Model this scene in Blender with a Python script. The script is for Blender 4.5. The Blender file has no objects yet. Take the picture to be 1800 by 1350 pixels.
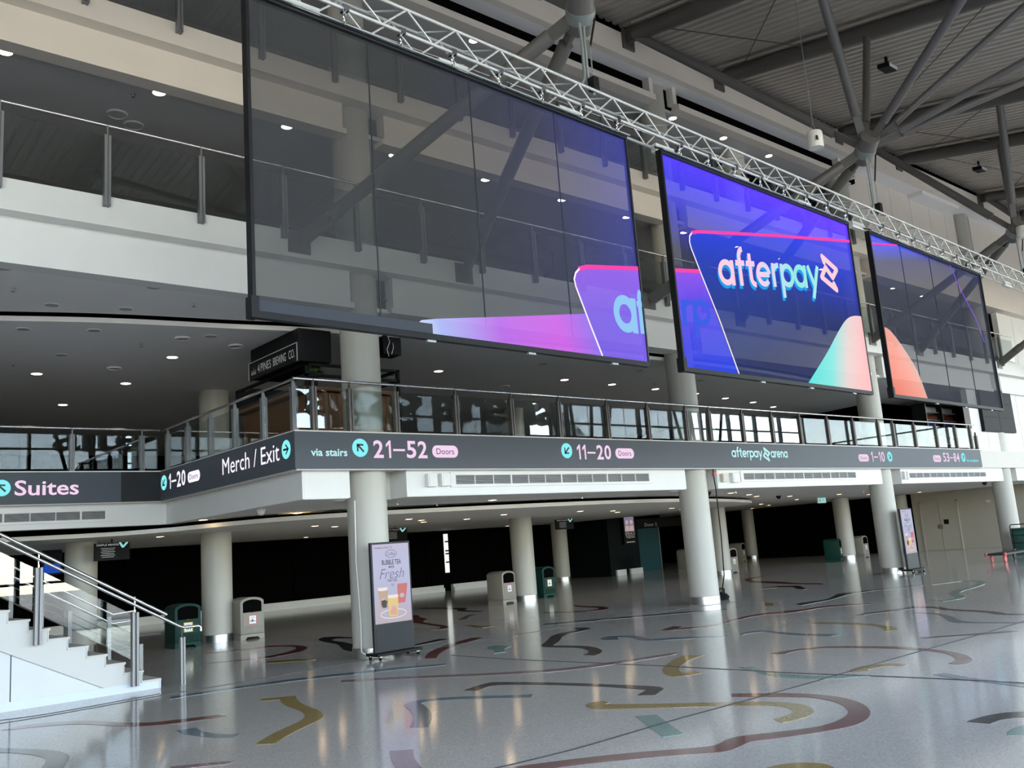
import bpy, bmesh, math, random
from mathutils import Vector, Matrix
random.seed(11)
SC = bpy.context.scene
COL = SC.collection
PI = math.pi

# ------------------------------------------------------------------ camera
CR = (0.75733, -0.64877, -0.07450); CU = (-0.05918, -0.18180, 0.98155); CW = (0.65034, 0.73895, 0.17608)
cam = bpy.data.cameras.new('camera'); cam.sensor_fit = 'HORIZONTAL'; cam.sensor_width = 36.0
cam.lens = 1585.607 / 1800.0 * 36.0; cam.clip_end = 600
cam_o = bpy.data.objects.new('camera', cam); COL.objects.link(cam_o)
cam_o.matrix_world = Matrix(((CR[0], CU[0], -CW[0], 0), (CR[1], CU[1], -CW[1], 0), (CR[2], CU[2], -CW[2], 1.65), (0, 0, 0, 1)))
SC.camera = cam_o

# ------------------------------------------------------------------ world, sun, exposure
wd = bpy.data.worlds.new('sky'); SC.world = wd; wd.use_nodes = True
nt = wd.node_tree; nt.nodes.clear()
wo = nt.nodes.new('ShaderNodeOutputWorld'); bg = nt.nodes.new('ShaderNodeBackground'); sk = nt.nodes.new('ShaderNodeTexSky')
sk.sky_type = 'NISHITA'; sk.sun_disc = False; sk.sun_elevation = math.radians(46); sk.sun_rotation = math.radians(-60)
sk.air_density = 1.0; sk.dust_density = 0.3; sk.ozone_density = 1.0
bg.inputs['Strength'].default_value = 2.2
hs = nt.nodes.new('ShaderNodeHueSaturation'); hs.inputs['Saturation'].default_value = .7
nt.links.new(sk.outputs[0], hs.inputs['Color']); nt.links.new(hs.outputs[0], bg.inputs[0]); nt.links.new(bg.outputs[0], wo.inputs[0])
su = bpy.data.lights.new('sun', 'SUN'); su.energy = 11.0; su.angle = 0.009; su.color = (1.0, .95, .87)
so = bpy.data.objects.new('sun', su); COL.objects.link(so)
so.rotation_euler = Vector((0.55, -0.5, -0.75)).to_track_quat('-Z', 'Y').to_euler()
# portal over the glazed wall behind the camera: only guides sampling of the sky through the glass
pl = bpy.data.lights.new('glazing_portal', 'AREA'); pl.shape = 'RECTANGLE'; pl.size = 64; pl.size_y = 9.7
pl.cycles.is_portal = True
po = bpy.data.objects.new('glazing_portal', pl); COL.objects.link(po); po.location = (18, -4.7, 4.85); po.rotation_euler = (PI / 2, 0, 0)
pl2 = bpy.data.lights.new('glazing_portal_end', 'AREA'); pl2.shape = 'RECTANGLE'; pl2.size = 17.5; pl2.size_y = 9.7; pl2.cycles.is_portal = True
po2 = bpy.data.objects.new('glazing_portal_end', pl2); COL.objects.link(po2); po2.location = (51.7, 4, 4.85); po2.rotation_euler = (PI / 2, 0, PI / 2)
vs = SC.view_settings
SC.display_settings.display_device = 'sRGB'
vs.view_transform = 'Standard'; vs.look = 'None'; vs.gamma = 1.0; vs.exposure = 0.0; vs.use_curve_mapping = False
SC.cycles.max_bounces = 7; SC.cycles.diffuse_bounces = 4; SC.cycles.glossy_bounces = 3; SC.cycles.adaptive_threshold = .035; SC.cycles.transparent_max_bounces = 24
SC.cycles.sample_clamp_indirect = 6.0; SC.cycles.caustics_reflective = False; SC.cycles.caustics_refractive = False

# ------------------------------------------------------------------ materials
M = {}
def mat(name, col, rough=.5, metal=0, spec=.5, var=.05, scale=2.0, bump=0, bscale=60, coat=0):
    m = bpy.data.materials.new(name); m.use_nodes = True; t = m.node_tree; n = t.nodes; b = n['Principled BSDF']
    b.inputs['Roughness'].default_value = rough; b.inputs['Metallic'].default_value = metal
    b.inputs['Specular IOR Level'].default_value = spec; b.inputs['Coat Weight'].default_value = coat
    tc = n.new('ShaderNodeTexCoord'); no = n.new('ShaderNodeTexNoise'); no.inputs['Scale'].default_value = scale; no.inputs['Detail'].default_value = 5
    mx = n.new('ShaderNodeMix'); mx.data_type = 'RGBA'
    mx.inputs[6].default_value = (*[c * (1 - var) for c in col], 1); mx.inputs[7].default_value = (*[min(1, c * (1 + var)) for c in col], 1)
    t.links.new(tc.outputs['Object'], no.inputs['Vector']); t.links.new(no.outputs['Fac'], mx.inputs[0]); t.links.new(mx.outputs[2], b.inputs['Base Color'])
    if bump:
        n2 = n.new('ShaderNodeTexNoise'); n2.inputs['Scale'].default_value = bscale; bp = n.new('ShaderNodeBump'); bp.inputs['Strength'].default_value = bump
        bp.inputs['Distance'].default_value = .01
        t.links.new(tc.outputs['Object'], n2.inputs['Vector']); t.links.new(n2.outputs['Fac'], bp.inputs['Height']); t.links.new(bp.outputs[0], b.inputs['Normal'])
    M[name] = m; return m
def emat(name, col, st=1.0):
    m = bpy.data.materials.new(name); m.use_nodes = True; t = m.node_tree; t.nodes.clear()
    o = t.nodes.new('ShaderNodeOutputMaterial'); e = t.nodes.new('ShaderNodeEmission'); e.inputs[0].default_value = (*col, 1); e.inputs[1].default_value = st
    t.links.new(e.outputs[0], o.inputs[0]); M[name] = m; return m
def gmat(name, tint=.9, ior=1.5, col=(1, 1, 1), rough=0.0, bump=0.0):
    """thin sheet of glass: see-through with a fresnel reflection"""
    m = bpy.data.materials.new(name); m.use_nodes = True; t = m.node_tree; n = t.nodes; n.clear()
    o = n.new('ShaderNodeOutputMaterial'); mx = n.new('ShaderNodeMixShader'); tr = n.new('ShaderNodeBsdfTransparent'); gl = n.new('ShaderNodeBsdfGlossy'); fr = n.new('ShaderNodeFresnel')
    tr.inputs[0].default_value = (col[0] * tint, col[1] * tint, col[2] * tint, 1); gl.inputs['Roughness'].default_value = rough; gl.inputs[0].default_value = (1, 1, 1, 1); fr.inputs[0].default_value = ior
    if bump:
        tc = n.new('ShaderNodeTexCoord'); no = n.new('ShaderNodeTexNoise'); no.inputs['Scale'].default_value = .9; bp = n.new('ShaderNodeBump'); bp.inputs['Strength'].default_value = bump; bp.inputs['Distance'].default_value = .02
        t.links.new(tc.outputs['Object'], no.inputs[0]); t.links.new(no.outputs[0], bp.inputs['Height']); t.links.new(bp.outputs[0], gl.inputs['Normal'])
    ge = n.new('ShaderNodeNewGeometry'); io = n.new('ShaderNodeMath'); io.operation = 'MULTIPLY_ADD'; io.inputs[1].default_value = 1 / ior - ior; io.inputs[2].default_value = ior   # a thin sheet reflects alike from both sides
    t.links.new(ge.outputs['Backfacing'], io.inputs[0]); t.links.new(io.outputs[0], fr.inputs[0])
    t.links.new(fr.outputs[0], mx.inputs[0]); t.links.new(tr.outputs[0], mx.inputs[1]); t.links.new(gl.outputs[0], mx.inputs[2]); t.links.new(mx.outputs[0], o.inputs[0])
    M[name] = m; return m
def grad(name, stops, d, o, st=1.0, see=0.0, body=.03, d2=None):
    """LED picture: colour ramp along direction d of the object's own coordinates (value = d.p + o), see = share that shows through the mesh"""
    m = bpy.data.materials.new(name); m.use_nodes = True; t = m.node_tree; n = t.nodes; n.clear()
    out = n.new('ShaderNodeOutputMaterial'); tc = n.new('ShaderNodeTexCoord'); vd = n.new('ShaderNodeVectorMath'); vd.operation = 'DOT_PRODUCT'; vd.inputs[1].default_value = d
    ad = n.new('ShaderNodeMath'); ad.operation = 'ADD'; ad.inputs[1].default_value = o; ad.use_clamp = True
    cr = n.new('ShaderNodeValToRGB'); e = cr.color_ramp.elements
    while len(e) < len(stops): e.new(.5)
    for k, (p, c) in enumerate(stops): e[k].position = p; e[k].color = (*c, 1)
    em = n.new('ShaderNodeEmission'); em.inputs[1].default_value = st
    t.links.new(tc.outputs['Object'], vd.inputs[0]); t.links.new(vd.outputs['Value'], ad.inputs[0]); t.links.new(ad.outputs[0], cr.inputs[0]); t.links.new(cr.outputs[0], em.inputs[0])
    if see > 0:
        # black louvre mesh: part see-through, part dark plastic, with rows of tiny fixings
        df = n.new('ShaderNodeBsdfDiffuse'); df.inputs[0].default_value = (body, body, body * 1.05, 1); tr = n.new('ShaderNodeBsdfTransparent'); mx = n.new('ShaderNodeMixShader'); asd = n.new('ShaderNodeAddShader')
        sx = n.new('ShaderNodeSeparateXYZ'); t.links.new(tc.outputs['Object'], sx.inputs[0])
        def saw(sock, per, wdt):
            a = n.new('ShaderNodeMath'); a.operation = 'DIVIDE'; a.inputs[1].default_value = per; b = n.new('ShaderNodeMath'); b.operation = 'FRACT'; c = n.new('ShaderNodeMath'); c.operation = 'LESS_THAN'; c.inputs[1].default_value = wdt / per
            t.links.new(sock, a.inputs[0]); t.links.new(a.outputs[0], b.inputs[0]); t.links.new(b.outputs[0], c.inputs[0]); return c.outputs[0]
        d1 = saw(sx.outputs['X'], .25, .02); d3 = saw(sx.outputs['Z'], .125, .03)
        mu = n.new('ShaderNodeMath'); mu.operation = 'MULTIPLY'; t.links.new(d1, mu.inputs[0]); t.links.new(d3, mu.inputs[1])
        m2 = n.new('ShaderNodeMath'); m2.operation = 'MULTIPLY_ADD'; m2.inputs[1].default_value = -see ** .5 * .35; m2.inputs[2].default_value = see ** .5   # per face: two faces give see; t.links.new(mu.outputs[0], m2.inputs[0])
        t.links.new(m2.outputs[0], mx.inputs[0]); t.links.new(df.outputs[0], mx.inputs[1]); t.links.new(tr.outputs[0], mx.inputs[2])
        sn = n.new('ShaderNodeSeparateXYZ'); ft = n.new('ShaderNodeMath'); ft.operation = 'LESS_THAN'; ft.inputs[1].default_value = -.5   # diodes sit on the front face only
        m4 = n.new('ShaderNodeMath'); m4.operation = 'MULTIPLY'; m4.inputs[1].default_value = st; t.links.new(tc.outputs['Normal'], sn.inputs[0]); t.links.new(sn.outputs['Y'], ft.inputs[0]); t.links.new(ft.outputs[0], m4.inputs[0]); t.links.new(m4.outputs[0], em.inputs[1])
        t.links.new(mx.outputs[0], asd.inputs[0]); t.links.new(em.outputs[0], asd.inputs[1]); t.links.new(asd.outputs[0], out.inputs[0])
    else:
        t.links.new(em.outputs[0], out.inputs[0])
    M[name] = m; return m
def led(name, col, st=1.0, ramp=None, see=0.0):
    """glowing diodes on the front face of the see-through mesh: light leaves the front only, what is behind still shows through"""
    if ramp: m = grad(name, *ramp)
    else: m = emat(name, col, st)
    t = m.node_tree; n = t.nodes; o = next(x for x in n if x.type == 'OUTPUT_MATERIAL'); e = next(x for x in n if x.type == 'EMISSION'); k = e.inputs[1].default_value
    ge = n.new('ShaderNodeNewGeometry'); mu = n.new('ShaderNodeMath'); mu.operation = 'MULTIPLY_ADD'; mu.inputs[1].default_value = -k; mu.inputs[2].default_value = k
    t.links.new(ge.outputs['Backfacing'], mu.inputs[0]); t.links.new(mu.outputs[0], e.inputs[1]); tr = n.new('ShaderNodeBsdfTransparent'); tr.inputs[0].default_value = (see, see, see, 1); ad = n.new('ShaderNodeAddShader')
    t.links.new(e.outputs[0], ad.inputs[0]); t.links.new(tr.outputs[0], ad.inputs[1]); t.links.new(ad.outputs[0], o.inputs[0]); return m
def front(o):
    """turn every face of a flat picture towards the screen's front (-y)"""
    bm = bmesh.new(); bm.from_mesh(o.data)
    for f in bm.faces:
        if f.normal.y > 0: f.normal_flip()
    bm.to_mesh(o.data); bm.free(); return o
def smooth_outline(pts, it=2):
    for _ in range(it):
        out = []; n = len(pts)
        for i in range(n):
            a, b, c = Vector(pts[i - 1]), Vector(pts[i]), Vector(pts[(i + 1) % n]); d1, d2 = b - a, c - b
            if d1.length > 1e-6 and d2.length > 1e-6 and abs(d1.angle_signed(d2)) < math.radians(58): p = b - d1 * .22; q = b + d2 * .22; out += [(p.x, p.y), (q.x, q.y)]
            else: out.append((b.x, b.y))
        pts = out
    return pts
def terrazzo(name, col, rough=.11, speck=.2):
    m = bpy.data.materials.new(name); m.use_nodes = True; t = m.node_tree; n = t.nodes; b = n['Principled BSDF']
    tc = n.new('ShaderNodeTexCoord'); vo = n.new('ShaderNodeTexVoronoi'); vo.inputs['Scale'].default_value = 85; cr = n.new('ShaderNodeValToRGB')
    e = cr.color_ramp.elements; e[0].position = 0; e[0].color = (*[c * (1 - speck) for c in col], 1); e[1].position = .55; e[1].color = (*col, 1); k = e.new(.9); k.color = (*[min(1, c * (1 + speck * .5)) for c in col], 1)
    no = n.new('ShaderNodeTexNoise'); no.inputs['Scale'].default_value = .35; no.inputs['Detail'].default_value = 6; mx = n.new('ShaderNodeMix'); mx.data_type = 'RGBA'; mx.blend_type = 'MULTIPLY'; mx.inputs[0].default_value = .22
    sp = n.new('ShaderNodeSeparateColor'); t.links.new(tc.outputs['Object'], vo.inputs[0]); t.links.new(vo.outputs['Color'], sp.inputs[0]); t.links.new(sp.outputs[0], cr.inputs[0])
    t.links.new(tc.outputs['Object'], no.inputs[0]); t.links.new(cr.outputs[0], mx.inputs[6]); t.links.new(no.outputs['Fac'], mx.inputs[7]); t.links.new(mx.outputs[2], b.inputs['Base Color'])
    b.inputs['Roughness'].default_value = rough; b.inputs['Specular IOR Level'].default_value = .6
    n2 = n.new('ShaderNodeTexNoise'); n2.inputs['Scale'].default_value = 1.3; n2.inputs['Detail'].default_value = 3; bp = n.new('ShaderNodeBump'); bp.inputs['Strength'].default_value = .018; bp.inputs['Distance'].default_value = .02
    t.links.new(tc.outputs['Object'], n2.inputs[0]); t.links.new(n2.outputs['Fac'], bp.inputs['Height']); t.links.new(bp.outputs[0], b.inputs['Normal'])
    M[name] = m; return m

mat('white_paint', (.74, .735, .715), .55); mat('warm_bounce_paint', (.76, .70, .62), .55); mat('column_paint', (.47, .46, .41), .45, var=.03)  # cream of the upper levels: warm bounced light put into the white paint
mat('ceiling_grey', (.84, .83, .82), .7, var=.03); mat('soffit', (.85, .83, .78), .6, var=.03); mat('ceiling_dark', (.58, .57, .57), .7)
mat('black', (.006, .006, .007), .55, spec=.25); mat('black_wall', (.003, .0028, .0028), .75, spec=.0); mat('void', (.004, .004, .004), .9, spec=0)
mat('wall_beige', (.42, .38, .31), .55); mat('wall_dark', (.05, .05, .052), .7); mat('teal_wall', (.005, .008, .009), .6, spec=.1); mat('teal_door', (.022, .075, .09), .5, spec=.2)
mat('steel_paint', (.13, .125, .118), .4, var=.08); mat('beam_paint', (.10, .092, .085), .45); mat('deck', (.50, .455, .40), .5, var=.08)
mat('post_paint', (.20, .20, .205), .4, metal=.3); mat('post_brown', (.14, .125, .115), .45, metal=.3); mat('stainless', (.62, .61, .6), .18, metal=1, var=.03); mat('ring_steel', (.50, .50, .50), .33, metal=1, bump=.15, bscale=90)
mat('truss_alu', (.55, .555, .54), .4, metal=.35); mat('chrome', (.8, .8, .8), .1, metal=1); mat('galv', (.27, .30, .30), .5, metal=.4)
mat('screen_off', (.010, .011, .013), .5, spec=.1); mat('cover_grey', (.035, .04, .05), .6, spec=.2); mat('sign_panel', (.088, .102, .122), .5, spec=.22, var=.03); mat('kiosk_panel', (.016, .019, .022), .45, spec=.2); mat('floor_upper', (.42, .40, .37), .35); mat('frame_dark', (.025, .027, .03), .5, spec=.25); mat('plastic_black', (.010, .010, .011), .5, spec=.15)
mat('bin_green', (.006, .040, .031), .5, spec=.18); mat('bin_grey', (.27, .25, .21), .5); mat('sticker_white', (.85, .85, .86), .4); mat('sticker_red', (.62, .10, .16), .4); mat('sticker_yellow', (.75, .58, .10), .4); mat('ink', (.02, .02, .025), .5)
mat('stair_paint', (.52, .52, .50), .6); mat('stair_wall', (.57, .59, .61), .6); mat('tread', (.50, .48, .44), .5, scale=30, var=.15); mat('skirt', (.55, .60, .66), .5)
mat('wood', (.20, .085, .03), .5, scale=6, var=.35); mat('leaf', (.045, .10, .025), .6, var=.3); mat('bark', (.10, .07, .05), .8)
mat('curtain', (.012, .012, .013), .9, spec=.1); mat('plaza', (.42, .37, .30), .9, scale=.3, var=.15); mat('mullion', (.05, .05, .052), .4); mat('letter', (.04, .045, .05), .5)
mat('red', (.45, .03, .03), .5); mat('cable_white', (.75, .75, .72), .5); mat('slat', (.55, .55, .54), .5); mat('box_white', (.74, .74, .72), .5); mat('box_beige', (.62, .58, .48), .5)
mat('fridge_in', (.75, .77, .75), .5); mat('bottle_a', (.25, .05, .03), .3); mat('bottle_b', (.05, .06, .28), .3); mat('bottle_c', (.5, .45, .06), .3); mat('bottle_d', (.45, .47, .48), .3)
mat('wheel_red', (.5, .07, .06), .5); mat('grille_back', (.03, .03, .035), .7); mat('joint', (.05, .05, .05), .6); mat('lens_off', (.35, .35, .34), .4); mat('speaker_white', (.72, .71, .66), .5)
terrazzo('floor', (.60, .565, .515)); terrazzo('in_red', (.17, .045, .045)); terrazzo('in_black', (.035, .034, .034)); terrazzo('in_yellow', (.36, .25, .075)); terrazzo('in_blue', (.14, .20, .24)); terrazzo('in_teal', (.22, .36, .32)); terrazzo('in_mauve', (.30, .20, .20))
gmat('glass', .92, 1.6, (.96, 1, .985), bump=.008); gmat('glass_window', .96, 1.45); gmat('glass_tinted', .5, 1.45); gmat('glass_dark', .55, 1.5)
emat('lamp', (1.0, .86, .68), 16.0); emat('lamp_warm', (1.0, .70, .40), 30.0)
emat('led_pink', (.93, .68, .90), 1.0); emat('led_white', (.93, .86, .98), 1.15); emat('led_cyan', (.26, .90, .95), 1.0); emat('led_cyan_soft', (.55, .92, .95), 1.0)
emat('daylight_slit', (.85, .9, .85), 1.2); emat('exit_green', (.35, .8, .75), .8); emat('blue_screen', (.02, .08, .5), .8)

# ------------------------------------------------------------------ mesh helpers
W = {}
class MB:
    def __init__(s): s.v = []; s.f = []
    def add(s, vs, fs):
        k = len(s.v); s.v += [Vector(p) for p in vs]; s.f += [tuple(i + k for i in f) for f in fs]; return s
    def box(s, x0, x1, y0, y1, z0, z1):
        return s.obox((x0, y0, z0), (x1 - x0, 0, 0), (0, y1 - y0, 0), (0, 0, z1 - z0))
    def obox(s, o, a, b, c):
        o, a, b, c = map(Vector, (o, a, b, c))
        p = [o, o + a, o + a + b, o + b]; p += [q + c for q in p]
        return s.add(p, [(3, 2, 1, 0), (4, 5, 6, 7), (0, 1, 5, 4), (1, 2, 6, 5), (2, 3, 7, 6), (3, 0, 4, 7)])
    def tube(s, a, b, r, n=10, r2=None):
        a, b = Vector(a), Vector(b); r2 = r if r2 is None else r2; d = (b - a).normalized(); u = d.orthogonal().normalized(); w = d.cross(u)
        c = [(math.cos(2 * PI * i / n), math.sin(2 * PI * i / n)) for i in range(n)]
        return s.add([a + (u * x + w * y) * r for x, y in c] + [b + (u * x + w * y) * r2 for x, y in c], [(i, (i + 1) % n, n + (i + 1) % n, n + i) for i in range(n)] + [tuple(range(n))[::-1], tuple(range(n, 2 * n))])
    def path(s, pts, r, n=8):
        pts = [Vector(p) for p in pts]; rings = []; u = None
        for i, p in enumerate(pts):
            d = ((pts[min(i + 1, len(pts) - 1)] - p).normalized() + (p - pts[max(i - 1, 0)]).normalized()).normalized()
            u = d.orthogonal().normalized() if u is None else (u - d * u.dot(d)).normalized()
            w = d.cross(u); rings.append([p + (u * math.cos(2 * PI * k / n) + w * math.sin(2 * PI * k / n)) * r for k in range(n)])
        vs = [q for R in rings for q in R]; fs = [(i * n + k, i * n + (k + 1) % n, (i + 1) * n + (k + 1) % n, (i + 1) * n + k) for i in range(len(rings) - 1) for k in range(n)]
        return s.add(vs, fs + [tuple(range(n))[::-1], tuple(range(len(vs) - n, len(vs)))])
    def prism(s, pts, f0, f1):
        """outline pts (2-D) extruded between two mappings f0, f1: (u,v)->point"""
        n = len(pts); return s.add([f0(*p) for p in pts] + [f1(*p) for p in pts], [tuple(range(n))[::-1], tuple(range(n, 2 * n))] + [(i, (i + 1) % n, n + (i + 1) % n, n + i) for i in range(n)])
    def slab(s, pts, z0, z1): return s.prism(pts, lambda x, y: (x, y, z0), lambda x, y: (x, y, z1))
    def ngon(s, pts): return s.add(pts, [tuple(range(len(pts)))])
    def lathe(s, prof, n=28, c=(0, 0, 0)):
        c = Vector(c); k = len(prof); vs = [c + Vector((r * math.cos(2 * PI * i / n), r * math.sin(2 * PI * i / n), z)) for i in range(n) for r, z in prof]
        fs = [(i * k + j, ((i + 1) % n) * k + j, ((i + 1) % n) * k + j + 1, i * k + j + 1) for i in range(n) for j in range(k - 1)]
        return s.add(vs, fs + [tuple(i * k for i in range(n))[::-1], tuple(i * k + k - 1 for i in range(n))])
    def build(s, name, m, parent=None, at=None, smooth=False, bevel=0):
        org = Vector(at) if at is not None else (W[parent.name] if parent else Vector())
        me = bpy.data.meshes.new(name); me.from_pydata([v - org for v in s.v], [], s.f); me.update()
        bm = bmesh.new(); bm.from_mesh(me); bmesh.ops.recalc_face_normals(bm, faces=bm.faces)
        if bevel: bmesh.ops.bevel(bm, geom=list(bm.edges), offset=bevel, segments=2, affect='EDGES', profile=.5, clamp_overlap=True)
        bm.to_mesh(me); bm.free()
        if smooth:
            me.polygons.foreach_set('use_smooth', [True] * len(me.polygons)); me.set_sharp_from_angle(angle=math.radians(38))
        me.materials.append(M[m] if isinstance(m, str) else m)
        o = bpy.data.objects.new(name, me); COL.objects.link(o); o.parent = parent
        o.location = org - (W[parent.name] if parent else Vector()); W[o.name] = org; return o
def tag(o, label=None, cat=None, group=None, kind=None):
    for k, v in (('label', label), ('category', cat), ('group', group), ('kind', kind)):
        if v: o[k] = v
    return o
def thing(name, loc, label=None, cat=None, group=None, kind=None):
    o = bpy.data.objects.new(name, None); o.empty_display_size = .2; COL.objects.link(o); o.location = loc; W[o.name] = Vector(loc); return tag(o, label, cat, group, kind)
def struct(mb, name, m, parent=None, at=None, label=None, smooth=False):
    o = mb.build(name, m, parent, at, smooth)
    if parent is None: tag(o, label, None, None, 'structure')
    return o
def dup(o, parent=None, loc=None, rz=None):
    c = o.copy(); COL.objects.link(c); c.parent = parent; W[c.name] = W[o.name]
    if loc is not None: c.location = loc
    if rz is not None: c.rotation_euler = (0, 0, rz)
    for ch in list(o.children): dup(ch, c)
    return c
def spline(pts, n=6):
    out = []; P = [Vector((*p, 0)) for p in pts]
    for i in range(len(P) - 1):
        a, b, c, d = P[max(i - 1, 0)], P[i], P[i + 1], P[min(i + 2, len(P) - 1)]
        for k in range(n):
            t = k / n; q = .5 * ((2 * b) + (c - a) * t + (2 * a - 5 * b + 4 * c - d) * t * t + (3 * b - a - 3 * c + d) * t ** 3); out.append((q.x, q.y))
    return out + [pts[-1]]
_gl = {}
def glyph(txt, bold=0.0, shear=0.0, extr=0.0, space=1.0):
    key = (txt, bold, shear, extr, space)
    if key in _gl: return _gl[key]
    cu = bpy.data.curves.new('t', 'FONT'); cu.body = txt; cu.offset = bold; cu.shear = shear; cu.extrude = extr; cu.space_character = space; cu.resolution_u = 3; cu.fill_mode = 'BOTH' if extr else 'FRONT'
    o = bpy.data.objects.new('t', cu); COL.objects.link(o); dg = bpy.context.evaluated_depsgraph_get(); ev = o.evaluated_get(dg); me = ev.to_mesh()
    vs = [v.co.copy() for v in me.vertices]; fs = [tuple(p.vertices) for p in me.polygons]; ev.to_mesh_clear(); bpy.data.objects.remove(o); bpy.data.curves.remove(cu)
    x0 = min(v.x for v in vs); x1 = max(v.x for v in vs); y0 = min(v.y for v in vs); y1 = max(v.y for v in vs)
    _gl[key] = ([((v.x - x0) / (x1 - x0), (v.y - y0) / (y1 - y0), v.z) for v in vs], fs); return _gl[key]
def text(mb, txt, f, u0, u1, v0, v1, bold=.012, shear=0, space=1.0):
    """flat lettering fitted to the box u0..u1, v0..v1 of the surface f(u,v)"""
    vs, fs = glyph(txt, bold, shear, 0, space); mb.add([f(u0 + a * (u1 - u0), v0 + b * (v1 - v0)) for a, b, c in vs], fs); return mb
ONE = [(.58, 0), (.92, 0), (.92, 1), (.66, 1), (.12, .78), (.12, .60), (.58, .78)]
def number(mb, s, f, u0, u1, v0, v1, bold=.02):
    """door numbers set figure by figure"""
    wd = {'1': .46, '–': .80}; tot = sum(wd.get(c, .68) for c in s); x = 0.0; d = (u1 - u0) / tot
    for c in s:
        w = wd.get(c, .68); a, b = u0 + (x + .05) * d, u0 + (x + w - .05) * d; g = lambda p, q: f(a + (b - a) * p, v0 + (v1 - v0) * q)
        if c == '1': mb.ngon([g(*p) for p in ONE])
        elif c == '–': mb.ngon([g(*p) for p in ((0, .40), (1, .40), (1, .52), (0, .52))])
        else: text(mb, c, f, a, b, v0, v1, bold)
        x += w
def ribbon(mb, pts, w, f):
    """flat mitred band of half width w along 2-D pts"""
    P = [Vector(p) for p in pts]; Lf, Rt = [], []
    for i, p in enumerate(P):
        a = (p - P[i - 1]).normalized() if i else (P[1] - p).normalized(); b = (P[i + 1] - p).normalized() if i + 1 < len(P) else a
        m = Vector((-(a.y + b.y), a.x + b.x)); m = m.normalized() if m.length > 1e-4 else Vector((-a.y, a.x)); k = w / max(.35, m.dot(Vector((-a.y, a.x)))); Lf.append(p + m * k); Rt.append(p - m * k)
    n = len(P); mb.add([f(q.x, q.y) for q in Lf] + [f(q.x, q.y) for q in Rt], [(i, i + 1, n + i + 1, n + i) for i in range(n - 1)])
def arc(cx, cy, r, a0, a1, n=20, sx=1.0): return [(cx + sx * r * math.cos(math.radians(a0 + (a1 - a0) * k / n)), cy + r * math.sin(math.radians(a0 + (a1 - a0) * k / n))) for k in range(n + 1)]
ROUND = {'a': (1.02, [arc(.46, .48, .38, 0, 360, 26), [(.84, .94), (.84, 0)]]), 'f': (.66, [[(.32, 0), (.32, 1.1)] + arc(.6, 1.12, .28, 180, 95, 6), [(.06, .86), (.62, .86)]]), 't': (.70, [[(.32, 1.25), (.32, .3)] + arc(.58, .32, .26, 190, 275, 6), [(.06, .86), (.62, .86)]]),
    'e': (.98, [arc(.46, .48, .38, 2, 318, 24), [(.1, .47), (.84, .47)]]), 'r': (.60, [[(.16, 0), (.16, .94)], arc(.5, .52, .34, 165, 80, 8)]), 'p': (1.02, [arc(.54, .48, .38, 0, 360, 26), [(.16, .94), (.16, -.42)]]), 'y': (.92, [[(.08, .94), (.46, .12)], [(.86, .94), (.28, -.42)]]), 'n': (.96, [[(.16, 0), (.16, .94)], [(.16, .45)] + arc(.46, .54, .3, 175, 0, 10) + [(.76, 0)]])}
def round_text(mb, s, f, u0, u1, zbase, xh, w=.105):
    """rounded geometric lettering: base line zbase, x-height xh, spread over u0..u1"""
    tot = sum(ROUND[c][0] for c in s); d = (u1 - u0) / tot; x = 0.0
    for c in s:
        for pts in ROUND[c][1]: ribbon(mb, pts, w, lambda a, b: f(u0 + (x + a) * d, zbase + b * xh / .94))
        x += ROUND[c][0]
    return mb
def disc(n=24): return [(math.cos(2 * PI * i / n), math.sin(2 * PI * i / n)) for i in range(n)]
def rrect(u0, u1, v0, v1, r, n=6):
    out = []
    for cx, cy, a0 in ((u1 - r, v1 - r, 0), (u0 + r, v1 - r, 90), (u0 + r, v0 + r, 180), (u1 - r, v0 + r, 270)):
        out += [(cx + r * math.cos(math.radians(a0 + 90 * k / n)), cy + r * math.sin(math.radians(a0 + 90 * k / n))) for k in range(n + 1)]
    return out
def stroke(mb, pts, w, f, n=5):
    """round-ended flat stroke along 2-D pts"""
    for i in range(len(pts) - 1):
        (x0, y0), (x1, y1) = pts[i], pts[i + 1]; a = math.atan2(y1 - y0, x1 - x0); o = []
        for c, s0 in (((x1, y1), a - PI / 2), ((x0, y0), a + PI / 2)):
            o += [(c[0] + w * math.cos(s0 + PI * k / n), c[1] + w * math.sin(s0 + PI * k / n)) for k in range(n + 1)]
        mb.ngon([f(*p) for p in o])
    return mb
LOGO = [(.31, .786), (.24, .94), (.92, .605), (.65, .384), (.35, .65), (.08, .384), (.78, .058), (.67, .22)]
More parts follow.
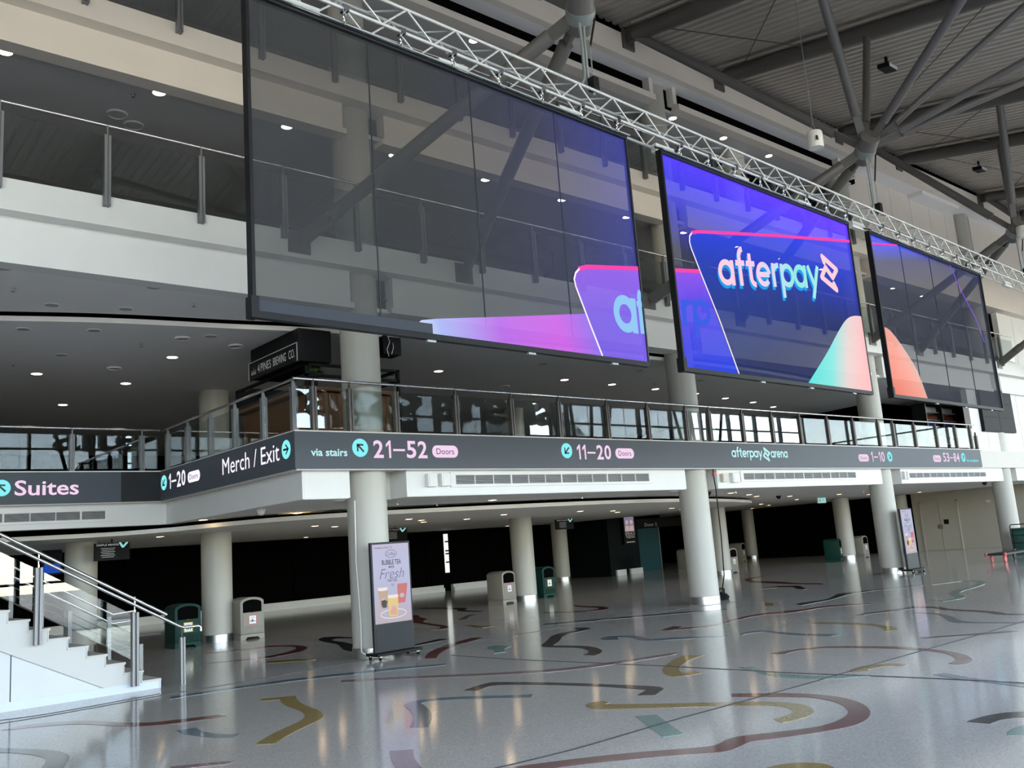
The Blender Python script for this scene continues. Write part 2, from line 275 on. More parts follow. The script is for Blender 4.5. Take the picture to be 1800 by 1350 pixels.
# ------------------------------------------------------------------ the place: floor
fl = struct(MB().box(-14, 52, -5, 38, -.25, 0), 'floor', 'floor', label='polished pale terrazzo concourse floor with coloured ribbon inlays')
INLAYS=[
('red',[(2.54,12.23),(2.78,12.34),(3.08,12.18),(3.31,11.91),(3.44,11.58),(3.58,11.13),(3.73,10.83),(3.99,10.68),(4.39,10.51),(4.41,10.31),(4.15,10.36),(3.84,10.46),(3.58,10.71),(3.42,11.04),(3.28,11.52),(3.16,11.77),(2.87,12.00),(2.63,12.10)]),
('blue',[(3.72,9.99),(3.91,9.93),(3.86,9.67),(3.88,9.39),(3.95,9.16),(4.03,9.10),(3.90,8.98),(3.77,9.18),(3.71,9.52),(3.69,9.78)]),
('yellow',[(5.11,10.95),(5.20,11.10),(5.55,10.87),(5.34,10.39),(5.22,9.93),(5.15,9.54),(5.04,9.21),(4.86,8.98),(4.55,8.76),(4.21,8.49),(4.01,8.27),(3.87,8.41),(4.11,8.67),(4.43,8.93),(4.71,9.12),(4.91,9.39),(5.01,9.67),(5.08,10.11),(5.17,10.47),(5.30,10.79)]),
('black',[(9.66,17.86),(9.98,18.20),(10.17,17.94),(10.16,17.34),(10.17,16.79),(10.03,16.56),(10.03,17.12),(9.95,17.50),(9.71,17.35),(9.60,17.00),(9.54,16.48),(9.33,15.79),(9.04,15.07),(8.62,14.61),(8.70,15.08),(8.98,15.69),(9.29,16.35),(9.40,17.06)]),
('red',[(7.42,18.34),(8.00,18.04),(8.58,18.00),(8.86,17.50),(8.86,16.90),(8.73,16.50),(8.43,16.07),(7.98,15.77),(7.46,15.66),(6.64,16.24),(6.68,16.36),(7.59,15.93),(8.12,16.19),(8.53,16.58),(8.69,16.98),(8.68,17.40),(8.43,17.67),(7.87,17.75),(7.34,18.16)]),
('blue',[(4.65,12.66),(5.50,12.61),(6.13,12.52),(6.71,12.28),(7.10,12.05),(7.70,11.79),(8.24,11.32),(8.12,11.17),(7.55,11.57),(6.96,11.82),(6.58,12.04),(6.00,12.26),(5.42,12.41),(4.57,12.47)]),
('yellow',[(7.22,15.15),(7.63,14.85),(7.70,14.30),(7.52,14.42),(7.10,14.90)]),
('black',[(2.11,11.19),(2.27,10.95),(2.50,10.43),(2.61,10.10),(2.62,9.84),(2.58,9.62),(2.42,9.20),(2.31,8.90),(2.17,9.12),(2.37,9.61),(2.42,9.85),(2.40,10.12),(2.32,10.41),(2.21,10.66),(2.04,10.85)]),
('mauve',[(3.02,8.25),(3.24,8.11),(3.46,7.91),(3.36,7.86),(3.15,8.01),(2.97,8.11)]),
('red',[(13.89,20.45),(14.26,21.02),(14.34,20.81),(13.91,20.22),(13.50,19.18),(12.91,18.67),(12.61,17.78),(12.42,17.02),(12.24,16.59),(11.87,16.22),(11.57,16.32),(11.99,16.58),(12.19,16.90),(12.43,17.67),(12.67,18.47),(12.79,18.97)]),
('black',[(15.87,23.27),(16.19,23.25),(16.26,21.73),(16.27,21.08),(15.50,20.37),(15.38,19.18),(15.15,19.16),(15.33,20.45),(15.88,21.07),(15.94,22.90)]),
('blue',[(14.63,18.61),(14.48,18.84),(13.41,17.85),(13.49,17.61),(14.07,18.26)]),
('yellow',[(12.52,16.48),(12.62,16.26),(12.38,15.64),(12.66,15.51),(12.53,15.36),(12.18,15.35),(12.18,15.66),(12.39,16.10)]),
('red',[(8.50,12.23),(8.76,12.59),(9.25,13.08),(9.96,13.57),(10.77,13.94),(10.88,13.76),(10.52,13.51),(9.95,13.26),(9.38,12.89),(8.89,12.41),(8.60,12.07)]),
('black',[(9.47,14.18),(10.47,14.59),(10.53,14.35),(10.18,14.18),(9.36,14.02)]),
('black',[(6.77,8.97),(6.88,9.02),(7.12,9.12),(7.33,9.14),(7.44,8.88),(7.54,8.64),(7.71,8.04),(7.84,7.35),(7.92,6.92),(7.83,6.77),(7.50,6.62),(7.40,6.78),(7.70,6.92),(7.66,7.58),(7.50,8.25),(7.32,8.74),(7.18,8.90),(7.06,8.90),(6.84,8.80)]),
('blue',[(6.95,7.94),(6.84,8.06),(6.44,8.71),(6.14,8.94),(5.96,8.96),(5.81,8.83),(5.72,8.62),(5.57,8.30),(5.37,7.99),(5.11,7.68),(5.23,7.53),(5.50,7.85),(5.71,8.15),(5.91,8.56),(5.99,8.75),(6.15,8.76),(6.41,8.44),(6.80,7.81)]),
('mauve',[(4.42,6.96),(4.57,6.83),(4.38,6.54),(4.22,6.20),(4.09,5.95),(3.97,6.14),(4.11,6.40),(4.23,6.65)]),
('red',[(5.02,5.38),(5.44,5.10),(5.88,4.71),(5.99,4.69),(6.14,4.73),(6.27,4.73),(6.40,4.66),(6.72,4.45),(6.93,4.35),(7.17,4.34),(7.41,4.39),(7.56,4.46),(7.77,4.62),(7.92,4.80),(8.02,5.06),(7.99,5.25),(7.73,5.82),(7.88,5.93),(8.16,5.35),(8.18,5.02),(8.09,4.74),(7.90,4.49),(7.64,4.29),(7.37,4.17),(7.11,4.13),(6.86,4.19),(6.54,4.34),(6.20,4.54),(6.05,4.51),(5.89,4.49),(5.79,4.53),(5.53,4.79),(5.13,5.08),(4.88,5.23),(4.32,5.55),(4.35,5.73)]),
('yellow',[(6.71,6.89),(6.87,6.95),(6.99,6.91),(6.94,6.76),(6.85,6.75),(7.11,6.27),(7.50,5.64),(7.68,5.33),(7.70,5.06),(7.66,4.93),(7.44,4.71),(7.24,4.65),(7.06,4.66),(6.90,4.70),(6.99,4.85),(7.16,4.83),(7.33,4.86),(7.49,5.01),(7.52,5.22),(7.35,5.53),(6.94,6.12),(6.64,6.60),(6.63,6.72)]),
('yellow',[(10.14,8.01),(10.05,8.26),(9.75,8.20),(9.20,7.91),(8.85,7.66),(8.59,7.39),(8.51,7.21),(8.62,7.12),(8.86,7.07),(8.93,7.22),(8.78,7.30),(8.96,7.50),(9.31,7.73),(9.76,7.95)]),
('teal',[(6.54,6.05),(6.68,5.91),(6.39,5.50),(6.15,5.16),(5.98,5.24),(6.22,5.59)]),
('black',[(10.20,11.40),(10.73,11.81),(11.40,12.41),(11.85,12.58),(12.34,12.60),(12.49,13.00),(12.64,12.84),(12.56,12.51),(12.24,12.37),(11.66,12.28),(11.30,12.03),(10.86,11.61),(10.33,11.23),(10.45,10.76),(10.41,10.36),(10.12,9.89),(9.83,9.66),(9.65,9.60),(9.65,9.84),(9.83,9.90),(10.11,10.20),(10.26,10.58),(10.16,11.11)]),
('blue',[(11.31,11.12),(11.60,11.16),(11.74,10.90),(11.74,10.58),(11.50,10.24),(11.41,10.05),(11.66,9.86),(11.91,9.42),(12.11,9.07),(11.98,8.98),(11.48,9.59),(11.24,9.93),(11.27,10.20),(11.55,10.56),(11.53,10.91),(11.26,10.60),(11.13,10.80)]),
('red',[(12.51,10.77),(13.10,11.00),(13.09,10.77),(12.84,10.66),(13.14,10.42),(13.77,10.38),(14.41,10.55),(14.94,10.63),(15.46,10.56),(15.82,10.36),(16.15,10.15),(16.78,10.11),(17.12,9.68),(17.29,9.41),(17.17,9.34),(16.89,9.55),(16.51,9.94),(15.86,9.97),(15.44,10.00),(15.17,10.36),(14.66,10.44),(14.10,10.33),(13.56,10.23),(12.95,10.27),(12.61,10.55)]),
('mauve',[(6.56,11.49),(7.10,10.89),(7.79,9.87),(8.56,9.02),(10.26,8.58),(10.07,8.42),(8.38,8.83),(7.66,9.70),(6.98,10.70),(6.45,11.28)]),
('black',[(13.04,14.39),(14.05,13.72),(15.61,12.61),(16.13,12.01),(15.98,11.90),(15.37,12.42),(13.81,13.49),(12.84,14.18)]),
('red',[(17.04,17.61),(16.71,16.92),(16.65,16.22),(16.35,15.61),(15.88,15.31),(15.40,15.43),(15.07,16.61),(15.24,16.79),(15.58,15.61),(15.97,15.62),(16.34,16.01),(16.54,17.01)]),
('red',[(25.37,18.14),(26.11,18.40),(27.18,18.34),(25.26,17.74),(24.58,17.23),(23.79,15.53),(23.16,14.75),(22.91,13.76),(22.60,13.58),(22.83,14.69),(23.97,16.91)]),
('black',[(21.03,14.69),(22.19,14.74),(22.25,14.09),(21.47,13.48),(21.18,13.15),(20.92,13.15),(21.35,13.67),(21.84,14.01),(21.76,14.46)]),
('black',[(17.08,10.99),(17.54,11.00),(18.10,10.84),(19.01,11.18),(19.57,11.45),(19.97,11.28),(21.78,10.44),(21.52,10.32),(20.19,10.97),(19.38,11.02),(18.06,10.70),(17.14,10.68),(16.88,10.70)]),
('yellow',[(17.44,11.95),(17.40,11.70),(16.75,11.29),(16.78,11.53)]),
('yellow',[(13.87,8.81),(14.06,8.50),(14.02,7.97),(13.93,7.60),(13.63,7.16),(13.45,6.96),(13.18,6.80),(13.09,6.97),(13.25,7.03),(13.58,7.29),(13.77,7.59),(13.79,7.85),(13.84,8.38)]),
('blue',[(12.29,8.99),(12.54,9.03),(12.84,8.93),(12.71,8.55),(12.54,8.10),(12.60,7.37),(12.34,7.42),(12.36,8.07),(12.67,8.78),(12.45,8.90),(12.23,8.87)]),
('red',[(10.54,7.23),(10.82,7.16),(11.13,7.07),(11.36,6.85),(11.46,6.56),(11.55,6.08),(11.50,5.68),(11.34,5.26),(11.13,4.96),(10.77,4.72),(10.50,4.64),(10.36,4.72),(10.41,4.84),(10.61,4.86),(10.82,4.94),(11.08,5.14),(11.26,5.39),(11.38,5.87),(11.31,6.48),(11.21,6.83),(10.88,7.05),(10.55,7.02)]),
('black',[(15.16,8.57),(15.52,8.53),(16.07,8.36),(16.68,8.22),(16.66,7.97),(16.58,7.66),(16.21,7.38),(16.00,6.75),(15.79,6.37),(15.52,6.17),(15.54,5.92),(15.55,5.71),(15.39,5.66),(15.39,5.86),(15.39,6.29),(15.78,6.59),(16.06,7.42),(16.42,7.74),(16.46,8.02),(15.89,8.18),(15.43,8.39),(15.22,8.42)]),
('blue',[(15.57,7.73),(15.65,7.48),(15.38,7.11),(15.11,6.86),(14.41,6.39),(14.33,6.08),(14.43,5.51),(14.45,5.33),(14.32,5.28),(14.29,5.46),(14.18,6.36),(14.42,6.61),(15.31,7.13),(15.51,7.44)]),
('teal',[(21.68,10.16),(22.98,9.97),(22.88,9.54),(22.01,9.05),(21.05,8.84),(19.42,8.65),(18.53,8.05),(18.05,7.98),(17.59,8.10),(17.98,8.59),(17.80,8.19),(18.25,8.17),(18.61,8.31),(19.38,8.87),(21.08,9.02),(21.87,9.20),(22.55,9.54),(22.69,9.91)]),
('black',[(12.47,6.13),(12.73,5.87),(13.34,5.36),(13.39,5.21),(13.13,5.28),(12.39,6.02)]),
('black',[(7.60,3.46),(7.85,3.43),(8.04,3.36),(8.16,3.23),(8.23,3.09),(7.99,3.01),(7.96,3.16),(7.81,3.26),(7.60,3.28)]),
('teal',[(7.33,3.06),(7.53,3.08),(7.66,3.05),(7.78,2.95),(7.36,2.81),(7.26,3.02)]),
('blue',[(9.64,4.66),(9.77,4.60),(9.57,4.22),(9.39,3.68),(9.37,3.52),(9.22,3.47),(9.25,3.63),(9.37,4.02),(9.48,4.37)]),
('yellow',[(9.59,5.59),(9.87,5.65),(10.18,5.47),(10.24,5.22),(10.09,5.20),(10.02,5.38),(9.74,5.45),(9.63,5.37),(9.52,5.49)]),
('teal',[(9.38,6.92),(9.50,6.78),(9.19,6.45),(9.13,5.96),(9.15,5.66),(9.36,5.19),(8.99,5.49),(8.91,5.82),(8.95,6.17),(9.17,6.52)]),
('yellow',[(5.54,3.98),(5.68,3.96),(5.80,3.88),(5.85,3.81),(5.88,3.70),(5.82,3.59),(5.68,3.47),(5.40,3.93)]),
('teal',[(9.90,12.37),(10.08,12.38),(10.08,11.95),(9.76,11.81),(9.51,11.43),(9.30,11.49),(9.61,11.81),(9.67,12.12)])]
JOINTS=[
[(4.25,5.72),(5.23,5.59),(6.68,5.60),(8.48,5.55),(10.96,5.55),(12.80,5.52),(14.14,5.54),(15.16,5.54)],
[(4.63,13.01),(4.77,13.01),(5.87,13.00),(7.76,13.19),(9.04,13.24),(10.84,13.39),(12.09,13.36),(13.86,13.53),(15.98,13.25),(17.83,12.90)],
[(8.92,12.10),(8.93,10.61),(9.14,8.10),(9.21,6.78),(9.24,6.03),(9.40,4.79),(9.46,3.71)],
[(2.65,12.83),(3.21,12.81),(4.62,12.98)],
[(2.71,13.12),(3.26,13.00),(4.69,13.19)]]

for c, pts in INLAYS:
    MB().slab(smooth_outline(pts), .0, .003).build('inlay', 'in_' + c, fl)
for pts in JOINTS:
    q = spline(pts, 5); mb = MB()
    for (x0, y0), (x1, y1) in zip(q[:-1], q[1:]):
        d = Vector((x1 - x0, y1 - y0, 0)).normalized() * .011; nx, ny = -d.y, d.x
        mb.obox((x0 - nx, y0 - ny, .0005), (x1 - x0, y1 - y0, 0), (2 * nx, 2 * ny, 0), (0, 0, .0045))
    mb.build('joint', 'joint', fl)

# ------------------------------------------------------------------ glazed wall behind the camera and the plaza outside
YG = -5.0
win = thing('window_1', (0, YG, 0), None, None, None, 'structure')
GX = [-14 + 2.64 * i for i in range(26)]; GZ = [0, 1.6, 3.2, 4.8, 6.4, 7.35, 8.3, 9.7]
mu0 = MB().box(-.06, .06, YG - .12, YG + .12, 0, 9.7).build('mullion', 'mullion', win)
for i, x in enumerate(GX):
    o = mu0 if i == 0 else dup(mu0, win)
    o.location.x = x
for i, z in enumerate(GZ): MB().box(-14, 52, YG - .08, YG + .08, z - .04 + (.04 if i == 0 else 0), z + .04).build('transom', 'mullion', win)
for j in range(7):
    p0 = MB().box(.06, 2.58, YG - .01, YG + .01, GZ[j] + .04, GZ[j + 1] - .04).build('pane', 'glass_window', win)
    for i in range(25):
        o = p0 if i == 0 else dup(p0, win)
        o.location.x = GX[i]
lt = thing('sign_letters', (0, -5.6, 6.6), 'big dark letters of the building name outside the glazed wall, seen in reflections', 'sign')
def solid(txt, x0, x1, z0, z1, y):
    vs, fs = glyph(txt, .02, 0, .08); return MB().add([(x0 + a * (x1 - x0), y - c * 2, z0 + b * (z1 - z0)) for a, b, c in vs], fs)
solid('afterpay', 10.9, 19.6, 6.9, 8.85, -5.75).build('lettering', 'letter', lt)
mb = MB()
for (a, b), (c, d) in zip(LOGO[:-1], LOGO[1:]): mb.tube((20.0 + a * 2.9, -5.75, 6.75 + b * 2.3), (20.0 + c * 2.9, -5.75, 6.75 + d * 2.3), .2)
mb.build('emblem', 'letter', lt, smooth=True)
solid('arena', 23.4, 31.0, 7.3, 8.5, -5.75).build('lettering', 'letter', lt)
for k, x in enumerate((3.5, 12.5, 21.5, 30.5, 39.5)):
    t = thing('raking_column', (x, -3.6, 0), 'branching dark steel column just inside the glazed wall, number %s from the stairs' % ('one', 'two', 'three', 'four', 'five')[k], 'column', 'branching columns at the glazed wall')
    MB().tube((x, -3.6, 0), (x, -3.6, .5), .17, 12).build('base', 'steel_paint', t, smooth=True)
    for sx in (-2.6, -.9, .9, 2.6): MB().tube((x, -3.6, .4), (x + sx, -3.6, 9.9), .085, 8).build('branch', 'steel_paint', t, smooth=True)
struct(MB().box(-90, 120, -120, -5.15, -.3, -.02), 'ground', 'plaza', label='sunlit paved plaza outside the glass')
def tree(x, y, h, label):
    t = thing('plaza_tree', (x, y, 0), label, 'tree', 'trees on the plaza'); MB().tube((x, y, -.05), (x + .2, y, h * .5), .22, 8, .12).build('trunk', 'bark', t, smooth=True)
    mb = MB()
    for i in range(900):
        a = random.uniform(0, 2 * PI); r = h * .32 * random.random() ** .5; z = h * .62 + h * .3 * random.uniform(-1, 1) * (1 - (r / (h * .34)) ** 2) ** .5
        p = Vector((x + r * math.cos(a), y + r * math.sin(a), z)); u = Vector((random.gauss(0, 1), random.gauss(0, 1), random.gauss(0, 1))).normalized() * .28; w = u.orthogonal() * .8
        mb.ngon([p - u, p + w, p + u, p - w])
    mb.build('crown', 'leaf', t)
for k, (x, y, h) in enumerate(((-8, -22, 8), (4, -26, 9), (30, -24, 8.5), (44, -30, 10))): tree(x, y, h, 'leafy plaza tree outside the glass, ' + ('leftmost', 'second from the left', 'third from the left', 'rightmost')[k])

# ------------------------------------------------------------------ enclosing walls
struct(MB().box(-14.3, -14, -5, 38, 0, 15), 'wall_left', 'white_paint')
struct(MB().box(52, 52.3, 13, 38, 0, 15), 'wall_far_right', 'white_paint')
w4 = thing('window_4', (52, -5, 0), None, None, None, 'structure')
for i in range(7):
    y = -5 + 3 * i; MB().box(51.9, 52.1, y - .05, y + .05, 0, 9.7).build('mullion', 'mullion', w4)
    if i < 6: MB().box(51.99, 52.01, y + .05, y + 2.95, .04, 9.66).build('pane', 'glass_tinted', w4)
for z in (0, 3.2, 6.4, 9.7): MB().box(51.93, 52.07, -5, 13, z, z + .08).build('transom', 'mullion', w4)
struct(MB().add([(52, -5, 9.78), (52, 13, 9.78), (52, 13, 14.3), (52, -5, 10.2), (52.2, -5, 9.78), (52.2, 13, 9.78), (52.2, 13, 14.3), (52.2, -5, 10.2)], [(0, 1, 2, 3), (7, 6, 5, 4), (0, 4, 5, 1), (1, 5, 6, 2), (2, 6, 7, 3), (3, 7, 4, 0)]), 'wall_gable', 'white_paint')
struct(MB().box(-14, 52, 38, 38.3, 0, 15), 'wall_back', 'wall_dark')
struct(MB().box(-14, -3, 19, 19.3, 0, 15), 'wall_back_left', 'white_paint')
struct(MB().box(-14, 52, 13, 38, 14.6, 15), 'ceiling_top', 'void')

# ------------------------------------------------------------------ columns
def column(x, y, z0, z1, label, r=.345, ring=True):
    t = thing('column', (x, y, z0), label, 'column', 'round concourse columns')
    MB().lathe([(r, z0 + (.16 if ring else 0)), (r, z1)], 40, (x, y, 0)).build('shaft', 'column_paint', t, smooth=True)
    if ring: MB().lathe([(r + .012, z0), (r + .012, z0 + .165), (r, z0 + .17)], 40, (x, y, 0)).build('base_ring', 'ring_steel', t, smooth=True)
    return t
CX = [8.38, 17.4, 26.5, 35.6]
for x, l in zip(CX, ('tall round cream column behind the nearest bubble tea kiosk', 'tall round cream column with a black cable hanging beside it', 'tall round cream column behind the farther bubble tea kiosk', 'tall round cream column at far right behind green bin and cart')):
    column(x, 13.55, 0, 12.95, l)
for x, y, l in ((8.7, 20.75, 'round column between the nearest green and grey bins'), (18.35, 20.95, 'round column between grey bin and green bin in mid concourse'), (28.25, 21.05, 'slim-looking round column beside grey bin under the rounded bulkhead end'), (36.7, 20.7, 'round column between green bin and pale bin at right'), (27.4, 28.8, 'shadowed brownish column in front of the black partition'), (41.6, 20.5, 'round column against the beige end wall'), (42, 29.2, 'dark column deep in the unlit corridor'), (6.2, 22.4, 'beige column under the hanging event display by the stairs')):
    column(x, y, 0, 2.62, l)
for x, y, l in ((8.7, 20.75, 'pale round upper-floor column left of the brewery bar'), (18.35, 20.95, 'shadowed round upper-floor column behind the long balustrade'), (28.25, 21.05, 'shadowed round upper-floor column right of the middle'), (36.7, 20.7, 'dark upper-floor column behind the drink fridges')):
    column(x, y, 3.7, 5.9, l, ring=False)

# ------------------------------------------------------------------ ground-floor ceilings and back of the concourse
front_slot = spline([(28.6, 19.6), (25, 17.8), (22, 16.6), (19.4, 15.75), (16, 15.4), (13.4, 15.6), (11, 16.5), (9.97, 16.9), (8.6, 17.3), (7.6, 18.2), (6.98, 19.2)], 4)
struct(MB().slab([(7.02, 13.24), (7.84, 13.24), (7.84, 13.76), (9.02, 13.76), (9.02, 13.24), (16.73, 13.24), (16.73, 13.76), (17.97, 13.76), (17.97, 13.24), (25.98, 13.24), (25.98, 13.76), (27.22, 13.76), (27.22, 13.24), (34.93, 13.24), (34.93, 13.76), (36.22, 13.76), (36.22, 13.24), (52, 13.24), (52, 38), (29.5, 38), (29.2, 21)] + front_slot, 2.63, 2.72), 'ceiling', 'soffit', label='pale concourse soffit along the balcony edge')
isl = spline([(1, 20.3), (5.5, 20.1), (6.9, 19.2), (7.6, 17.8), (8.6, 16.5), (10.4, 15.75), (13.1, 15.3), (16, 15.1), (19, 15.4), (22.5, 16.4), (26.0, 17.9), (27.6, 19.2), (28.0, 20.3), (27.5, 21.4), (25, 22.0), (18, 21.9), (13.6, 23.2), (11.4, 25.6), (10.5, 27.5)], 5)
struct(MB().slab(isl + [(1, 27.5)], 2.47, 2.555), 'ceiling', 'soffit', label='lowered ceiling island with a rounded end')
struct(MB().slab([(-3, 28.2), (10.9, 28.2), (12, 26.2), (14, 23.9), (18.2, 22.5), (26.3, 22.7), (28.5, 22), (29.45, 22), (29.45, 38), (-3, 38)], 2.5, 2.58), 'ceiling', 'soffit')
struct(MB().slab([(-3, 19.55), (7.35, 19.55), (7.35, 13.97), (51.9, 13.97), (51.9, 37.9), (-2.9, 37.9)], 3.04, 3.08), 'ceiling', 'void')
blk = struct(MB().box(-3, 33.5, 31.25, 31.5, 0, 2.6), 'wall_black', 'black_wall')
for x in range(-2, 33, 3): MB().box(x + .02, x + 2.96, 31.2, 31.25, .26, 2.5).build('panel', 'black_wall', blk)
for k, (x0, x1) in enumerate(((-3, 5.9), (6.1, 22.7), (23.2, 28.9), (29.2, 33.4))):
    bb = struct(MB().box(x0, x1, 30.95, 31.2, 0, .14), 'baseboard_back', 'white_paint'); MB().box(x0, x1, 31.03, 31.2, .14, .26).build('upstand', 'white_paint', bb)
for k, x in enumerate((22.95, 6.05)):
    w2 = struct(MB().box(x, x + .16, 31.1, 31.2, .75, 2.35), 'window_%d' % (k + 2), 'daylight_slit')
    for z in (1.15, 1.5, 1.62, 2.0): MB().box(x - .01, x + .17, 31.08, 31.1, z, z + .06).build('bar', 'black', w2)
struct(MB().slab([(29.6, 28.0), (31.6, 28.0), (31.6, 31.2), (29.6, 31.2)], 0, 2.62), 'wall_teal', 'teal_wall')
struct(MB().box(29.9, 30.5, 27.9, 28, 0, .25), 'baseboard_teal', 'white_paint'); struct(MB().box(30.8, 31.6, 27.9, 28, 0, .25), 'baseboard_teal', 'white_paint')
dr = struct(MB().box(32.7, 34.2, 29.0, 29.1, 0, 2.0), 'door_1', 'teal_door'); MB().box(34.2, 34.26, 28.98, 29.1, 0, 2.05).build('door_frame', 'post_paint', dr)
lb = MB().box(31.7, 36, 28.95, 29.15, 2.02, 2.45).build('door_sign', 'black', None, at=(33.5, 29, 2.02)); tag(lb, 'black header panel lettered Door 2 in the dark corridor', 'sign')
mb = MB(); text(mb, 'Door 2', lambda u, v: (u, 28.94, v), 33.2, 34.1, 2.08, 2.24); mb.build('lettering', 'slat', lb)
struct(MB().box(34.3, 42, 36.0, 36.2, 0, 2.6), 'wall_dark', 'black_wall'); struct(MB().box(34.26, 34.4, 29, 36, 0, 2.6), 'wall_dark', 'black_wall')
# beige end wall with double door
wr = struct(MB().box(42, 42.2, 13.6, 20.1, 0, 2.63), 'wall_right', 'wall_beige', label='beige end wall with a double door')
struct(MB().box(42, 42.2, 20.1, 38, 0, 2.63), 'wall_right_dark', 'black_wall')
struct(MB().box(41.97, 42, 13.6, 17.9, 0, .14), 'baseboard_right', 'wall_beige')
for k, (a, b) in enumerate(((18.08, 18.88), (18.9, 19.7))):
    d = struct(MB().box(41.95, 42, a, b, .01, 2.15), 'door_%d' % (k + 2), 'wall_beige')
    MB().box(41.9, 41.95, (b - .08) if k == 0 else a + .03, (b - .05) if k == 0 else a + .06, .95, 1.15).build('handle', 'stainless', d)
    if k == 0: MB().box(41.94, 41.95, 18.5, 18.72, 1.15, 1.36).build('notice', 'black', d)
for a, b, z0, z1 in ((18.02, 18.08, 0, 2.2), (19.7, 19.76, 0, 2.2), (18.02, 19.76, 2.15, 2.22)): MB().box(41.93, 42, a, b, z0, z1).build('door_frame', 'wall_beige', wr)
MB().box(41.96, 42, 16.6, 16.75, 1.98, 2.06).build('sensor', 'box_white', wr)

# ------------------------------------------------------------------ balcony edge, level 2
struct(MB().slab([(6.9, 13.14), (52, 13.14), (52, 38), (-3, 38), (-3, 19.1), (6.9, 19.1)], 3.1, 3.70), 'floor', 'floor_upper', label='upper balcony floor slab')
struct(MB().slab([(6.80, 13.06), (33.2, 13.06), (33.2, 13.16), (6.9, 13.16), (6.9, 19.1), (-3, 19.1), (-3, 19.0), (6.80, 19.0)], 3.70, 3.735), 'trim_1', 'white_paint', label='added pale strip for the lit floor edge under the balcony glass')  # white strip added to stand in for light caught on the floor edge
bx = [(7.02, 7.86), (9.0, 16.75), (17.95, 26.0), (27.2, 34.95), (36.2, 52)]
for a, b in bx: struct(MB().box(a, b, 13.22, 13.9, 2.64, 3.1), 'trim_2', 'white_paint', label='white bulkhead box under the sign band')
struct(MB().slab([(6.98, 13.215), (7.015, 13.215), (7.015, 13.95), (7.3, 13.95), (7.3, 19.5), (-3, 19.5), (-3, 19.2), (6.98, 19.2)], 2.634, 3.1), 'trim_2', 'white_paint', label='pale bulkhead returning under the exit sign')
struct(MB().box(7.86, 52, 13.75, 13.95, 2.635, 3.1), 'trim_3', 'white_paint', label='recess behind the columns')
struct(MB().slab([(6.82, 13.08), (33.0, 13.08), (33.0, 13.24), (7.0, 13.24), (7.0, 19.2), (-3, 19.2), (-3, 19.04), (6.82, 19.04)], 3.085, 3.112), 'trim_4', 'slat', label='thin grey shelf below the sign band')  # underside shelf of the sign band in plain grey

# level-2 ceiling with its curved slot
sl2 = spline([(-3, 18.5), (0, 17.0), (3.1, 15.8), (4.7, 15.25), (6.5, 14.85), (8.4, 14.42), (12, 13.95), (16.3, 13.72), (21, 13.75), (26, 14.3), (30.5, 15.4)], 5)
struct(MB().slab([(-3, 13.3), (52, 13.3), (52, 16.5), (33, 16.5)] + sl2[::-1], 5.95, 6.02), 'ceiling', 'ceiling_grey', label='grey ceiling strip at the front of the balcony')
sl3 = [(x, y + .10) for x, y in sl2]
struct(MB().slab(sl3 + [(31.6, 16.6), (31.9, 18), (31.5, 20), (31.5, 36), (-3, 36)], 5.82, 5.905), 'ceiling', 'ceiling_grey', label='lowered grey balcony ceiling with a curved edge')
struct(MB().slab([(-3, 13.4), (52, 13.4), (52, 36), (-3, 36)], 6.2, 6.24), 'ceiling', 'void')
struct(MB().box(-3, 29, 33, 33.2, 3.7, 6.1), 'wall_back_upper', 'black_wall'); struct(MB().slab([(29, 19.6), (52, 19.6), (52, 20), (29.2, 20), (29.2, 33), (29, 33)], 3.7, 6.1), 'wall_upper_dark', 'black')
struct(MB().box(-3.2, -3, 13.3, 36, 2.6, 14), 'wall_left_inner', 'wall_dark')

# ------------------------------------------------------------------ fascias of the upper levels
def fascia(zt, zm, zb, x1, tr):
    struct(MB().box(-3, x1, 12.95, 13.45, zm, zt), tr, 'warm_bounce_paint' if zt > 8 else 'white_paint', label='projecting edge beam of the upper balcony')
    xs = [-3] + CX
    for i in range(len(xs)):
        a = xs[i] + (.53 if i else 0); b = (xs[i + 1] - .36) if i + 1 < len(xs) else x1
        if a >= x1: continue
        b = min(b, x1)
        if b - a < .3: continue
        f = struct(MB().box(a, b, 13.2, 13.45, zb, zm), tr, 'warm_bounce_paint' if zt > 8 else 'white_paint', label='fascia panel below the upper balcony edge beam')
        MB().box(a - .06, b + .06, 13.17, 13.47, zb - .012, zb + .09).build('lower_lip', 'warm_bounce_paint' if zt > 8 else 'white_paint', f)
fascia(7.05, 6.60, 5.94, 52, 'trim_5'); fascia(10.17, 9.78, 9.2, 27.1, 'trim_6')
struct(MB().box(-3, 52, 13.45, 24, 6.62, 7.04), 'floor', 'floor_upper', label='third-level floor slab'); struct(MB().box(-3, 52, 13.45, 24, 9.8, 10.15), 'floor', 'floor_upper', label='fourth-level floor slab')
struct(MB().box(-3, 52, 13.3, 24, 9.28, 9.36), 'ceiling', 'ceiling_dark', label='dark grey ceiling of the third level'); struct(MB().box(-3, 27.1, 13.37, 24, 12.36, 12.44), 'ceiling', 'ceiling_dark', label='dark grey ceiling of the fourth level')
struct(MB().box(-3, 52, 20, 20.3, 7.04, 9.3), 'wall_third_level', 'wall_dark'); struct(MB().box(-3, 27.1, 18, 18.3, 10.15, 12.4), 'wall_fourth_level', 'wall_dark')
